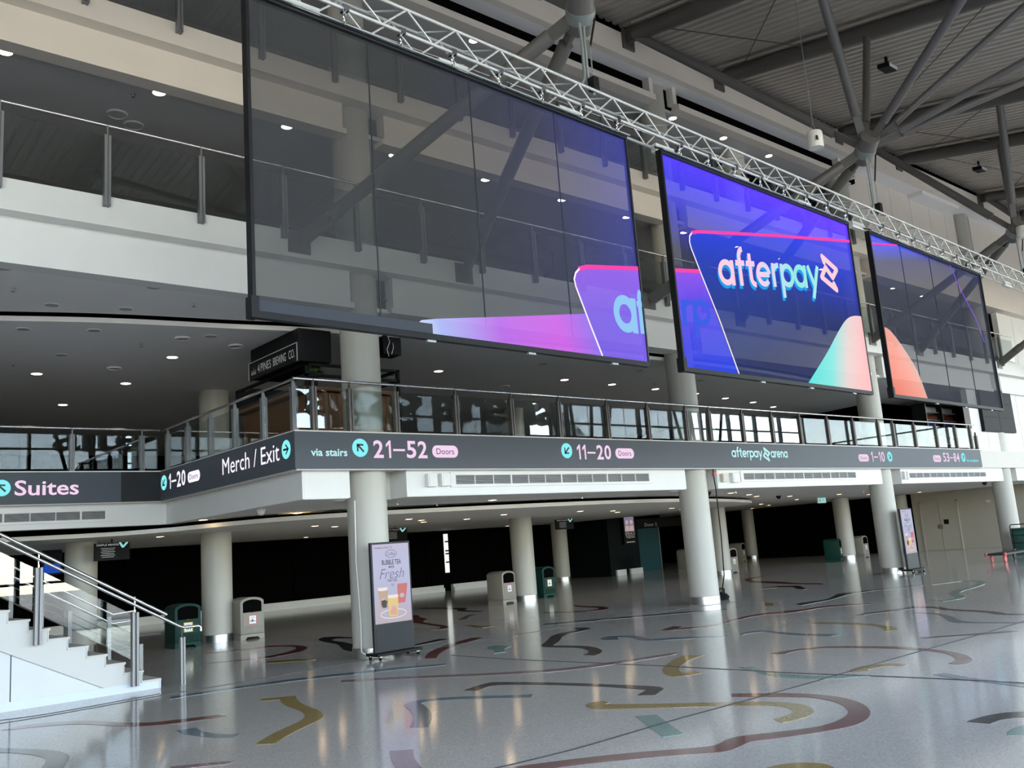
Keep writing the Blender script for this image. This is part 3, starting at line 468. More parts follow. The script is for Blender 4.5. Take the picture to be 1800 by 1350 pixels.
# roof edge
struct(MB().box(-14, 52, 12.77, 12.95, 12.95, 13.55), 'trim_7', 'warm_bounce_paint', label='cream roof edge beam'); struct(MB().box(-14, 52, 12.95, 13.9, 12.95, 13.0), 'ceiling', 'ceiling_grey', label='soffit below the roof edge beam')
struct(MB().box(-3, 27.3, 13.33, 13.5, 12.44, 12.95), 'wall_slot', 'void')
for i, (a, b) in enumerate(((-3, 8.02), (8.95, 17.04), (17.95, 26.0))):
    struct(MB().box(a, b, 13.08, 13.36, 12.36, 12.52), 'trim_8', 'warm_bounce_paint', label='slim cream strip under the black ceiling slot')
for x in CX[:3]:
    for s in (-1, 1): struct(MB().box(x + s * .46 - .07, x + s * .46 + .07, 13.12, 13.4, 12.5, 12.95), 'trim_9', 'warm_bounce_paint', label='cream stub beside column head')
# plain wall at right: level 2, level 3 end and level 4
wf = struct(MB().slab([(33.15, 13.3), (52, 13.3), (52, 13.5), (33.15, 13.5)], 3.1, 6.6), 'wall_front_right', 'white_paint', label='white panelled wall beside the end of the sign band')
wg = struct(MB().box(37.15, 52, 13.3, 13.5, 7.05, 9.8), 'wall_front_right', 'white_paint'); wh = struct(MB().box(36.05, 52, 13.3, 13.5, 9.8, 12.95), 'wall_front_right', 'warm_bounce_paint')
wi = struct(MB().box(27.05, 35.15, 13.5, 13.7, 10.15, 12.95), 'wall_fourth_right', 'warm_bounce_paint', label='cream panelled wall above the third screen')
struct(MB().box(27.1, 52, 12.97, 13.5, 9.2, 10.17), 'trim_6', 'warm_bounce_paint')
struct(MB().box(26.9, 27.05, 13.5, 18, 10.15, 12.95), 'wall_fourth_right', 'warm_bounce_paint'); struct(MB().box(35.0, 36.2, 14.0, 14.1, 10.1, 12.95), 'wall_fourth_right', 'wall_beige')
for x in (34.4, 36.0, 37.6, 39.2, 41): MB().box(x - .008, x + .008, 13.294, 13.3, 3.1, 6.6).build('panel_joint', 'slat', wf)
for z in (4.05, 5.3): MB().box(33.15, 52, 13.294, 13.3, z - .008, z + .008).build('panel_joint', 'slat', wf)
for x in (38.6, 40.2, 41.8): MB().box(x - .008, x + .008, 13.294, 13.3, 7.05, 9.8).build('panel_joint', 'slat', wg)
for x in (28.5, 30.0, 31.5, 33.0, 34.3): MB().box(x - .007, x + .007, 13.494, 13.5, 10.15, 12.95).build('panel_joint', 'slat', wi)
struct(MB().box(31.4, 34.4, 12.95, 13.5, 12.8, 12.95), 'trim_10', 'ceiling_grey')

# ------------------------------------------------------------------ roof deck and steel
SL = .224
def roofz(y): return 13.55 - SL * (13 - y)
mb = MB(); prof = []; x = -16.0
while x < 54: prof += [(x, 0), (x + .10, 0), (x + .12, .055), (x + .22, .055)]; x += .24
for (x, dz) in prof:
    for y in (13.0, -5.2): mb.v.append(Vector((x - .0736 * (13 - y) + .6, y, roofz(y) + .34 + dz)))
mb.f = [(2 * i, 2 * i + 2, 2 * i + 3, 2 * i + 1) for i in range(len(prof) - 1)]
rd = struct(mb, 'ceiling_deck', 'deck', label='ribbed metal roof deck sloping down to the glazed wall')
struct(MB().add([(-16, 13.2, 14.3), (54, 13.2, 14.3), (54, -5.4, 10.1), (-16, -5.4, 10.1), (-16, 13.2, 14.5), (54, 13.2, 14.5), (54, -5.4, 10.3), (-16, -5.4, 10.3)], [(0, 1, 2, 3), (7, 6, 5, 4), (0, 4, 5, 1), (1, 5, 6, 2), (2, 6, 7, 3), (3, 7, 4, 0)]), 'ceiling_insulation', 'void')
struct(MB().box(-14, 52, -5.1, -4.9, 9.65, 10.2), 'trim_11', 'mullion')
BX = [1.8, 6.9, 10.6, 15.78, 19.38, 25.5, 29.4, 36.0, 39.6]
def bp(k, y, dz=0): return Vector((BX[k] - .0736 * (13 - y), y, roofz(y) + dz))
for k in range(len(BX)):
    a, b = bp(k, 12.45), bp(k, -4.6)
    t = thing('roof_beam', a, 'round dark roof beam sloping from the wall, %s from the left' % ('first', 'second', 'third', 'fourth', 'fifth', 'sixth', 'seventh', 'eighth', 'ninth')[k], 'beam', 'round roof beams')
    MB().tube(a, b, .19, 16).build('tube', 'beam_paint', t, smooth=True)
    MB().obox(a + Vector((-.16, 0, .19)), b - a, (.32, 0, 0), (0, 0, .06)).build('top_plate', 'deck', t)
    MB().obox(bp(k, 12.77) + Vector((-.2, -.05, -.35)), (.4, 0, 0), (0, .05, 0), (0, 0, .5)).build('wall_plate', 'beam_paint', t)
    MB().obox(bp(k, 12.77) + Vector((-.05, -.5, -.2)), (.1, 0, 0), (0, .5, 0), (0, 0, .32)).build('bracket', 'beam_paint', t)
rods = [(3, 8.2, 4, 12), (3, 12, 4, 9.9), (5, 8.0, 6, 11.9), (5, 11.8, 6, 9.6), (4, 5.6, 5, 11.5), (6, 7.5, 7, 11.8), (6, 11.8, 7, 9.4)]
for i, (k, y0, l, y1) in enumerate(rods):
    o = MB().tube(bp(k, y0, .05), bp(l, y1, .05), .014, 6).build('bracing_rod', 'beam_paint', None, at=bp(k, y0, .05)); tag(o, 'thin roof bracing rod between %s and %s round beams, end %s' % (('first', 'second', 'third', 'fourth', 'fifth', 'sixth', 'seventh', 'eighth')[k], ('first', 'second', 'third', 'fourth', 'fifth', 'sixth', 'seventh', 'eighth')[l], 'nearer the window' if y0 < y1 else 'nearer the wall'), 'rod', 'roof bracing rods')
ND = [Vector((8.84, 7.95, 9.1)), Vector((17.65, 8.28, 9.27)), Vector((26.45, 8.61, 9.15)), Vector((35.3, 8.95, 9.2))]
ends = [
    [(bp(1, 7.6), .1), (bp(2, 8.3), .085), (bp(1, 3.6), .09), (bp(2, 4.4), .08), (bp(1, 12.4, -.1), .11), (bp(2, .6), .08)],
    [(bp(3, 7.7), .1), (bp(4, 8.5), .085), (bp(3, 3.6), .09), (bp(4, 4.5), .075), (bp(3, 12.4, -.1), .11), (bp(4, .6), .075), (Vector((20.6, .8, 10.78)), .075)],
    [(bp(5, 8.0), .1), (bp(6, 9.5), .085), (bp(5, 3.8), .09), (bp(6, 4.6), .075), (bp(5, 12.4, -.1), .11), (bp(6, .8), .075)],
    [(bp(7, 7.8), .1), (bp(8, 8.5), .085), (bp(7, 12.4, -.1), .11)]]
brk = [[(6.93, 6.87), (10.38, 6.83)], [(15.77, 6.95), (19.3, 6.9)], [(26.1, 7.02), (29.2, 6.95)], [(35.63, 6.98), (38.6, 6.9)]]
nm = ('left screen', 'middle screen', 'right screen', 'white end wall')
for i, nd in enumerate(ND):
    t = thing('roof_node', nd, 'grey steel node drum with fanned struts above the ' + nm[i], 'roof strut', 'steel roof nodes')
    ax = Vector((.62, .70, -.42)).normalized()
    MB().tube(nd - ax * .34, nd + ax * .30, .2, 24).build('drum', 'steel_paint', t, smooth=True)
    MB().tube(nd - ax * .06, nd + ax * .12, .215, 24).build('sling_wrap', 'galv', t, smooth=True)
    for e, r in ends[i]:
        d = (e - nd).normalized(); p = MB().tube(nd + d * .75, e, r, 12).build('strut', 'steel_paint', t, smooth=True)
        s = d.orthogonal().normalized()
        MB().obox(nd + d * .12 - s * .02 - d.cross(s) * r * .8, d * .85, s * .04, d.cross(s) * r * 1.6).build('gusset', 'steel_paint', p)
    for bx_, bz in brk[i]:
        e = Vector((bx_, 12.9, bz)); d = (nd - e).normalized(); a = e + d * .75; b = nd - d * .55
        p = MB().tube(a, b, .115, 16).build('strut', 'steel_paint', t, smooth=True); s = Vector((0, 0, 1)).cross(d).normalized(); w = d.cross(s)
        MB().obox(e - s * .035 - w * .13, d * .95, s * .07, w * .26).build('gusset', 'steel_paint', p); MB().obox(b - d * .2 - s * .03 - w * .1, d * .75, s * .06, w * .2).build('gusset', 'steel_paint', p)
        MB().tube(e + d * .72 - s * .09, e + d * .72 + s * .09, .05, 12).build('pin', 'stainless', p)
        MB().box(bx_ - .2, bx_ + .2, 12.92, 12.95, bz - .2, bz + .18).build('base_plate', 'steel_paint', t)
# ------------------------------------------------------------------ LED mesh screens (own frame: x along the screen, z up from its lower edge)
S0 = Vector((8.83, 7.95, 0)); SA = math.atan2(.03718781, .99930829); SD = Vector((math.cos(SA), math.sin(SA), 0)); SN = Vector((SD.y, -SD.x, 0))   # SN points to the camera side
ZB, SH, SW = 3.985, 3.345, 5.93
def sp(s, z, n=0): p = S0 + SD * s + SN * n; return Vector((p.x, p.y, z))
SS = [-5.21, 1.50, 8.27]
grad('led_left', [(0, (.0, .0, .0)), (.40, (.0, .0, .0)), (.72, (.003, .0045, .03)), (1, (.008, .012, .17))], (1 / 6.4, 0, .03), -.02, 1, .42, .055)
grad('led_mid', [(0, (.0, .0, .0)), (.45, (.002, .003, .03)), (.72, (.008, .012, .48)), (1, (.085, .02, .80))], (.03, 0, .27), -.05, 1, .36, .04)
grad('led_right', [(0, (.002, .003, .010)), (.7, (.003, .005, .02)), (.9, (.004, .010, .08)), (1, (.010, .03, .5))], (-.05, 0, .31), .05, 1, .40, .05)
scr = []
for k, (s, m, l) in enumerate(zip(SS, ('led_left', 'led_mid', 'led_right'), ('hanging see-through LED screen, mostly dark with a purple card at lower right', 'hanging blue LED screen showing the afterpay name and loop emblem', 'hanging dark blue LED screen with an orange hill at lower left'))):
    t = thing('led_screen', sp(s, ZB), l, 'screen', 'hanging LED screens'); W[t.name] = Vector()
    def bld(mb, name, m, par=t): o = mb.build(name, m, None, at=(0, 0, 0)); o.parent = par; return o
    bld(MB().box(.03, SW - .015, -.006, .006, .02, SH - .01), 'mesh_panel', m)
    bld(MB().box(0, .035, -.05, .05, -.03, SH + .02), 'side_frame', 'plastic_black'); bld(MB().box(SW - .02, SW, -.04, .04, -.02, SH), 'side_frame', 'frame_dark')
    bld(MB().box(0, SW, -.04, .04, -.045, .02), 'bottom_rail', 'plastic_black'); bld(MB().box(0, SW, -.05, .05, SH - .02, SH + .03), 'top_rail', 'frame_dark')
    bld(MB().box(-.02, .06, -.06, .06, -.05, .16), 'corner_cap', 'plastic_black')
    for q in range(1, 4): bld(MB().box(q * SW / 4 - .004, q * SW / 4 + .004, -.009, .009, .02, SH - .02), 'cabinet_rib', 'frame_dark') if k != 1 else None
    for q in (.36, .62, .88): bld(MB().box(q * SW - .06, q * SW + .06, -.02, .02, -.07, -.045), 'lock_bar', 'galv')
    if k == 0: bld(MB().box(.04, SW * .36, -.045, .045, .02, .13), 'bottom_cover', 'cover_grey')
    t.rotation_euler = (0, 0, SA); scr.append((t, bld))
# pictures on the screens
def F(n=-.012): return lambda u, v: (u, n, v)
t, bld_ = scr[0]; bld = lambda *a: front(bld_(*a))
def L(k, pts): return [(a - SS[k], b - ZB) for a, b in pts]
led('pic_card', None, 1, ([(0, (.75, .85, .95)), (.14, (.42, .50, .92)), (.45, (.50, .16, .80)), (.8, (.62, .13, .78)), (1, (.30, .16, .80))], (.33, 0, .1), -.62, 1), see=0.35)
led('pic_card2', None, 1, ([(0, (.20, .12, .75)), (.5, (.30, .13, .78)), (.88, (.62, .15, .80)), (1, (.72, .2, .8))], (-.08, 0, .7), .05, 1), see=0.3)
bld(MB().ngon([F()(*p) for p in L(0, [(-3.33, 4.01), (-3.28, 4.09), (-3.2, 4.15), (-3.0, 4.19), (-1.81, 4.36), (-.50, 4.555), (-.24, 4.01)])]), 'picture', 'pic_card')
c2 = [(-.24, 4.01), (-.43, 4.42), (-.64, 4.9), (-.66, 5.0), (-.62, 5.09), (-.54, 5.16), (-.39, 5.21), (.705, 5.36)]
bld(MB().ngon([F(-.016)(*p) for p in L(0, c2 + [(.705, 4.01)])]), 'picture', 'pic_card2')
led('pic_edge', (.95, .85, 1.0), 1.1); led('pic_magenta', (.95, .07, .42), 1.0); led('pic_lightblue', (.30, .60, .92), 1.0); led('pic_violet', (.25, .12, .9), 1.0); led('pic_faint', (.05, .12, .80), 1.0)
mb = MB(); stroke(mb, L(0, c2[:6]), .014, F(-.02)); bld(mb, 'picture_line', 'pic_edge'); mb = MB(); stroke(mb, L(0, c2[5:]), .03, F(-.02)); bld(mb, 'picture_line', 'pic_magenta')
mb = MB(); round_text(mb, 'a', F(-.022), 5.30, 5.80, .41, .50, .12); bld(mb, 'lettering', 'pic_lightblue'); mb = MB(); ribbon(mb, [(5.86, .42), (5.86, .93), (5.875, 1.0), (5.9, 1.04)], .042, F(-.022)); ribbon(mb, [(5.79, .84), (5.91, .86)], .04, F(-.0225)); bld(mb, 'lettering', 'pic_lightblue')
t, bld1_ = scr[1]; bld = lambda *a: front(bld1_(*a))
led('pic_blue', None, 1, ([(0, (.02, .03, .11)), (.35, (.02, .045, .26)), (.75, (.015, .05, .58)), (1, (.01, .09, .95))], (-.085, 0, .30), .13, 1), see=0.45)
led('pic_back', None, 1, ([(0, (.02, .06, .75)), (.6, (.10, .07, .80)), (1, (.35, .10, .85))], (-.1, 0, .55), .1, 1), see=0.4)
c4 = [(2.96, 4.0), (2.58, 4.86), (2.23, 5.54), (2.05, 5.91), (2.03, 6.0), (2.05, 6.09), (2.12, 6.16), (2.3, 6.21), (4.58, 6.57), (7.40, 6.98)]
bld(MB().ngon([F()(*p) for p in L(1, [(1.55, 4.01), (1.55, 5.49), (2.22, 5.575), (2.94, 4.01)])]), 'picture', 'pic_back')
bld(MB().ngon([F(-.014)(*p) for p in L(1, c4 + [(7.40, 4.0)])]), 'picture', 'pic_blue')
mb = MB(); stroke(mb, L(1, c4[:7]), .014, F(-.018)); bld(mb, 'picture_line', 'pic_edge'); mb = MB(); stroke(mb, L(1, c4[6:]), .028, F(-.018)); stroke(mb, L(1, [(1.56, 5.47), (2.2, 5.555)]), .03, F(-.018)); bld(mb, 'picture_line', 'pic_magenta')
led('pic_name', None, 1, ([(0, (.95, .62, .72)), (.35, (.93, .60, .80)), (.55, (.55, .72, .88)), (.75, (.28, .80, .74)), (1, (.40, .82, .76))], (.31, 0, 0), -.38, 1.05))
mb = MB(); sh = lambda u, v: (u, -.024, v + .125 * (u - 1.25)); round_text(mb, 'afterpay', sh, 1.22, 4.47, 1.43, .42); bld(mb, 'lettering', 'pic_name')
mb = MB(); sh2 = lambda u, v: (u - .015, -.021, v - .055 + .125 * (u - 1.25)); round_text(mb, 'afterpay', sh2, 1.21, 4.44, 1.43, .42); led('pic_glow', (.02, .35, .85), 1.0); bld(mb, 'lettering_shadow', 'pic_glow')
mb = MB(); lg = lambda u, v: (4.50 + u * .74, -.024, 1.78 + v * .72 + .09 * u); stroke(mb, LOGO, .075, lg); led('pic_pink', (.95, .62, .66), 1.05); bld(mb, 'emblem', 'pic_pink')
mb = MB(); round_text(mb, 'rp', sh, .10, .86, .78, .40); bld(mb, 'lettering', 'pic_faint'); mb = MB(); led('pic_streak', (.35, .06, .75), .8)
led('pic_hill', None, 1, ([(0, (.10, .75, .68)), (.35, (.25, .78, .72)), (.58, (.80, .66, .62)), (.8, (.95, .55, .52)), (1, (.97, .52, .55))], (.40, 0, -.12), -1.40, 1.05), see=0.25)
bld(MB().ngon([F(-.026)(*p) for p in L(1, spline([(5.04, 4.0), (5.83, 4.59), (6.45, 5.1), (6.8, 5.34), (7.1, 5.44), (7.41, 5.47)], 5) + [(7.41, 4.0)])]), 'picture', 'pic_hill')
t, bld2_ = scr[2]; bld = lambda *a: front(bld2_(*a))
led('pic_hill2', None, 1, ([(0, (.90, .24, .18)), (.45, (.93, .38, .30)), (.75, (.70, .52, .48)), (1, (.18, .45, .45))], (.38, 0, .38), -.1, 1.0), see=0.25)
bld(MB().ngon([F(-.02)(*p) for p in L(2, [(8.30, 4.0), (8.30, 5.37)] + spline([(8.30, 5.37), (8.62, 5.32), (9.09, 5.03), (9.61, 4.58), (9.93, 4.0)], 5)[1:])]), 'picture', 'pic_hill2')
mb = MB(); stroke(mb, L(2, [(8.31, 7.10), (9.6, 7.29)]), .02, F(-.014)); bld(mb, 'picture_line', 'pic_magenta'); mb = MB(); stroke(mb, L(2, [(12.37, 7.31), (12.85, 6.7), (13.45, 6.15), (13.75, 5.6)]), .018, F(-.014)); bld(mb, 'picture_line', 'pic_violet')

# ------------------------------------------------------------------ truss carrying the screens
tr = thing('lighting_truss', sp(-6.2, 7.48), 'long pale aluminium box truss carrying the three hanging screens', 'truss')
TS0, TS1 = -6.6, 22.0; TB = .31
for z in (7.48, 7.48 + TB):
    for n in (-TB / 2, TB / 2): MB().tube(sp(TS0, z, n), sp(TS1, z, n), .022, 10).build('chord', 'truss_alu', tr, smooth=True)
def inst(base, a, b, par):
    """copy of a unit-length bar laid from a to b"""
    o = base.copy(); COL.objects.link(o); o.parent = par; d = b - a; o.location = a - W[par.name]; o.rotation_mode = 'QUATERNION'; o.rotation_quaternion = d.to_track_quat('Z', 'Y'); o.scale = (1, 1, d.length); W[o.name] = a; return o
bar = MB().tube((0, 0, 0), (0, 0, 1), .0125, 6).build('brace', 'truss_alu', None, smooth=True); first = True
step = .36; k = 0; s = TS0 + .1
while s < TS1 - step:
    z0, z1 = (7.48, 7.48 + TB) if k % 2 == 0 else (7.48 + TB, 7.48)
    for n in (-TB / 2, TB / 2): inst(bar, sp(s, z0, n), sp(s + step, z1, n), tr)
    if k % 2 == 0: inst(bar, sp(s, 7.48 + TB, -TB / 2), sp(s + step, 7.48 + TB, TB / 2), tr)
    s += step; k += 1
bpy.data.objects.remove(bar)
sh = None
def shackle(p):
    mb = MB(); mb.obox(p + Vector((-.035, -.045, .0)), (.07, 0, 0), (0, .09, 0), (0, 0, .07)); mb.path([p + Vector((.02 * math.sin(a), 0, -.04 - .035 * math.cos(a))) for a in [i * PI / 4 for i in range(9)]], .008, 6); mb.path([p + Vector((0, .02 * math.sin(a), -.105 - .035 * math.cos(a))) for a in [i * PI / 4 for i in range(9)]], .008, 6); return mb
s0 = None
for k in range(3):
    for q in range(8):
        p = sp(SS[k] + .35 + q * .75, 7.44, TB / 2)
        if s0 is None: s0 = shackle(p).build('shackle', 'chrome', tr, at=p, smooth=True)
        else:
            c = dup(s0, tr); c.location = p - W[tr.name]
for k in range(3): MB().tube(sp(SS[k], 7.345, .1), sp(SS[k] + SW, 7.345, .1), .012, 6).build('hanging_bar', 'galv', tr)
for k in range(3): MB().path([sp(SS[k] + q * .3, 7.43 + .03 * math.sin(q * 1.7), -.05) for q in range(20)], .014, 6).build('cable_run', 'plastic_black', tr)
for k in range(12):
    q = sp(-4.5 + k * 2.1, 7.40, -.12); MB().box(q.x - .22, q.x + .22, q.y - .05, q.y + .05, q.z, q.z + .13).build('power_box', 'box_white', tr)
for i in range(3):
    nd = ND[i]; t = thing('chain_hoist', (nd.x, nd.y, 7.8), 'sling and black chain hoist lifting the truss below the node over the ' + nm[i], 'hoist', 'truss hoists')
    for dx in (-.09, .06): MB().path([nd + Vector((dx * .6, 0, -.15)), Vector((nd.x + dx * .4, nd.y, 8.6)), Vector((nd.x + dx * .5, nd.y, 8.05)), Vector((nd.x + dx * 2, nd.y, 7.83))], .022, 8).build('sling', 'galv', t, smooth=True)
    MB().path([nd + Vector((.12, -.1, .2)), nd + Vector((.16, -.12, -.1)), Vector((nd.x + .08, nd.y - .05, 8.55))], .016, 8).build('cable', 'plastic_black', t, smooth=True)
    mb = MB()
    for q in range(14): z = 8.55 - q * .04; mb.path([Vector((nd.x + .07 + (.012 * math.cos(a) if q % 2 else 0), nd.y - .05 + (0 if q % 2 else .012 * math.cos(a)), z + .024 * math.sin(a))) for a in [j * PI / 3 for j in range(7)]], .005, 5)
    mb.build('chain', 'galv', t); MB().box(nd.x + .01, nd.x + .13, nd.y - .11, nd.y + .01, 7.86, 8.06).build('motor', 'plastic_black', t, bevel=.01)

# ------------------------------------------------------------------ balustrades
def post_mesh(zb, zt, zr, y, m, par, at):
    """two flats with a bracket arm curving up to the handrail; front edge at y, centre x = 0"""
    mb = MB(); mb.box(-.045, -.012, y, y + .10, zb, zt); mb.box(.012, .045, y, y + .10, zb, zt); mb.box(-.012, .012, y + .02, y + .09, zb, zt - .02)
    mb.prism([(y + .02, zt - .03), (y + .10, zt - .03), (y + .06, zr), (y + .02, zr)], lambda a, b: (-.01, a, b), lambda a, b: (.01, a, b))
    return mb.build('post', m, par, at=at)
def balustrade(label, xs, y, zfloor, zb, zt, zr, m, gz0, gz1, x0, x1, split=None):
    t = thing('balustrade', (x0, y, zfloor), label, 'balustrade', 'glass balustrades'); p0 = None
    for x in xs:
        if p0 is None: p0 = post_mesh(zb, zt, zr, y, m, t, (0, y, zfloor)); p0.location = (x - x0, 0, 0)
        else: dup(p0, t).location = (x - x0, 0, 0)
    e = [x0] + xs + [x1]
    for a, b in zip(e[:-1], e[1:]):
        if b - a > .25: MB().box(a + .05, b - .05, y + .045, y + .057, gz0, gz1).build('glass_panel', 'glass', t)
    MB().tube((x0, y + .05, zr), (x1, y + .05, zr), .025, 12).build('handrail', 'stainless', t, smooth=True); return t
LX = [7.18, 7.87, 8.79, 10.11, 11.47, 12.75, 14.18, 15.5, 16.85, 17.75, 19.09, 20.39, 21.71, 23.12, 24.52, 25.99, 26.91, 28.3, 29.81, 31.26, 32.44]
b2 = balustrade('long glass balustrade with brown posts above the grey sign band', LX, 13.07, 3.735, 3.735, 4.47, 4.59, 'post_brown', 3.78, 4.46, 6.82, 32.9)
dup(next(c for c in b2.children if c.name.startswith('post')), b2).location = (32.86 - 6.82, 0, -.25)
t = thing('balustrade', (6.82, 13.1, 3.735), 'glass balustrade with grey posts above the exit sign', 'balustrade', 'glass balustrades'); p0 = None
for y in (18.8, 17.71, 16.58, 15.48, 14.32, 13.22):
    mb = MB(); mb.box(6.83, 6.93, y - .045, y - .012, 3.735, 4.47); mb.box(6.83, 6.93, y + .012, y + .045, 3.735, 4.47); mb.box(6.85, 6.92, y - .012, y + .012, 3.735, 4.45)
    mb.prism([(6.85, 4.44), (6.93, 4.44), (6.89, 4.59), (6.85, 4.59)], lambda a, b: (a, y - .01, b), lambda a, b: (a, y + .01, b)); mb.build('post', 'post_paint', t)
for a, b in ((18.95, 18.8), (18.8, 17.71), (17.71, 16.58), (16.58, 15.48), (15.48, 14.32), (14.32, 13.22)): MB().box(6.875, 6.887, b + .05, a - .05, 3.78, 4.46).build('glass_panel', 'glass', t)
MB().path([(6.87, 19.05, 4.59), (6.87, 13.4, 4.59), (6.87, 13.12, 4.59)], .025, 12).build('handrail', 'stainless', t, smooth=True)
balustrade('glass balustrade above the Suites sign', [2.3, 3.7, 5.08, 6.43], 19.0, 3.735, 3.735, 4.47, 4.59, 'post_paint', 3.78, 4.46, -2.9, 6.8)
P3 = [-1.69 + 1.39 * i for i in range(28)]
balustrade('third-level glass balustrade behind the hanging screens', [x for x in P3 if x < 37], 12.85, 7.05, 6.88, 7.96, 8.12, 'post_paint', 7.1, 7.95, -2.9, 37.1)
balustrade('top-level glass balustrade above the left screen', [-2.0 + 1.39 * i for i in range(21)], 12.85, 10.17, 9.98, 11.05, 11.2, 'post_paint', 10.22, 11.0, -2.9, 27.0)

# ------------------------------------------------------------------ sign bands
def roundel(par, f, cu, cv, ru, rv, ang, off):
    """cyan disc with a dark arrow pointing at ang (degrees)"""
    MB().ngon([f(cu + ru * a, cv + rv * b, off) for a, b in disc(28)]).build('arrow_roundel', 'led_cyan', par); c, s = math.cos(math.radians(ang)), math.sin(math.radians(ang))
    def g(a, b): return f(cu + ru * (a * c - b * s), cv + rv * (a * s + b * c), off * 1.6)
    mb = MB()
    for P in ([(-.62, -.11), (.45, -.11), (.45, .11), (-.62, .11)], [(.62, 0), (.46, .16), (.0, .58), (-.13, .44), (.33, 0)], [(.62, 0), (.33, 0), (-.13, -.44), (.0, -.58), (.46, -.16)]): mb.ngon([g(*p) for p in P])
    mb.build('arrow', 'ink', par)
def pill(par, f, u0, u1, v0, v1, off, m='led_pink'):
    a, b = min(u0, u1), max(u0, u1); MB().ngon([f(*p, off) for p in rrect(a, b, v0, v1, (v1 - v0) * .48)]).build('doors_pill', m, par)
    d = (u1 - u0); mb = MB(); text(mb, 'Doors', lambda u, v: f(u, v, off * 1.6), u0 + d * .16, u1 - d * .16, v0 + (v1 - v0) * .27, v1 - (v1 - v0) * .25, .0); mb.build('lettering', 'ink', par)
def word(par, f, s, u0, u1, v0, v1, off, m, bold=.02): mb = MB(); (number(mb, s, lambda u, v: f(u, v, off), u0, u1, v0, v1) if bold == 'n' else text(mb, s, lambda u, v: f(u, v, off), u0, u1, v0, v1, bold)); mb.build('lettering', m, par)
sb = thing('sign_band', (6.78, 13.04, 3.11), 'long grey LED sign band with door numbers and the arena name', 'sign')
MB().box(6.78, 32.85, 13.04, 13.14, 3.11, 3.71).build('panel', 'sign_panel', sb)
f = lambda u, v, o: (u, 13.04 - o, v); o_ = .004
word(sb, f, 'via stairs', 7.06, 7.73, 3.31, 3.43, o_, 'led_cyan_soft'); roundel(sb, f, 7.98, 3.455, .155, .155, 135, o_); word(sb, f, '21–52', 8.22, 9.37, 3.285, 3.59, o_, 'led_pink', 'n'); pill(sb, f, 9.46, 10.04, 3.3, 3.52, o_)
roundel(sb, f, 12.81, 3.46, .155, .155, 225, o_); word(sb, f, '11–20', 13.07, 14.13, 3.285, 3.59, o_, 'led_pink', 'n'); pill(sb, f, 14.25, 14.84, 3.31, 3.53, o_)
mb = MB(); round_text(mb, 'afterpay', lambda u, v: f(u, v, o_), 18.39, 19.68, 3.365, .165, .115); mb.build('lettering', 'led_cyan_soft', sb); mb = MB(); stroke(mb, LOGO, .08, lambda u, v: (19.70 + u * .33, 13.036, 3.27 + v * .35)); mb.build('emblem', 'led_cyan_soft', sb); mb = MB(); round_text(mb, 'arena', lambda u, v: f(u, v, o_), 20.06, 20.83, 3.365, .165, .115); mb.build('lettering', 'led_cyan_soft', sb)
pill(sb, f, 24.44, 25.03, 3.28, 3.49, o_); word(sb, f, '1–10', 25.15, 26.0, 3.275, 3.575, o_, 'led_pink', 'n'); roundel(sb, f, 26.3, 3.43, .16, .155, -45, o_)
pill(sb, f, 29.15, 29.72, 3.28, 3.5, o_); word(sb, f, '53–84', 29.87, 31.12, 3.285, 3.585, o_, 'led_pink', 'n'); roundel(sb, f, 31.41, 3.44, .16, .155, 45, o_); word(sb, f, 'via escalator', 31.63, 32.6, 3.29, 3.40, o_, 'led_cyan')
sm = thing('sign_band', (6.78, 13.14, 3.11), 'black LED sign band reading Merch / Exit on the balcony return', 'sign')
MB().box(6.78, 6.86, 13.14, 18.98, 3.11, 3.71).build('panel', 'sign_panel', sm)
f = lambda u, v, o: (6.78 - o, u, v)
roundel(sm, lambda u, v, o: f(18.76 - (u - 18.76), v, o), 18.76, 3.46, .165, .155, 225, o_); word(sm, f, '1–20', 18.51, 17.58, 3.30, 3.61, o_, 'led_white', 'n'); pill(sm, f, 17.48, 16.87, 3.32, 3.53, o_, 'led_white'); word(sm, f, 'Merch / Exit', 15.83, 13.57, 3.30, 3.60, o_, 'led_white', .0); roundel(sm, lambda u, v, o: f(13.33 - (u - 13.33), v, o), 13.33, 3.45, .155, .155, 0, o_)
ss = thing('sign_band', (3, 19.0, 3.11), 'dark grey LED sign band reading Suites above the stairs', 'sign')
MB().box(-3, 6.0, 18.99, 19.09, 3.11, 3.71).build('panel', 'sign_panel', ss); MB().box(6.0, 6.79, 18.99, 19.09, 3.11, 3.71).build('end_panel', 'frame_dark', ss)
f = lambda u, v, o: (u, 18.99 - o, v); word(ss, f, 'Suites', 4.07, 5.2, 3.27, 3.56, o_, 'led_pink', .015); roundel(ss, f, 3.85, 3.42, .155, .155, 135, o_)

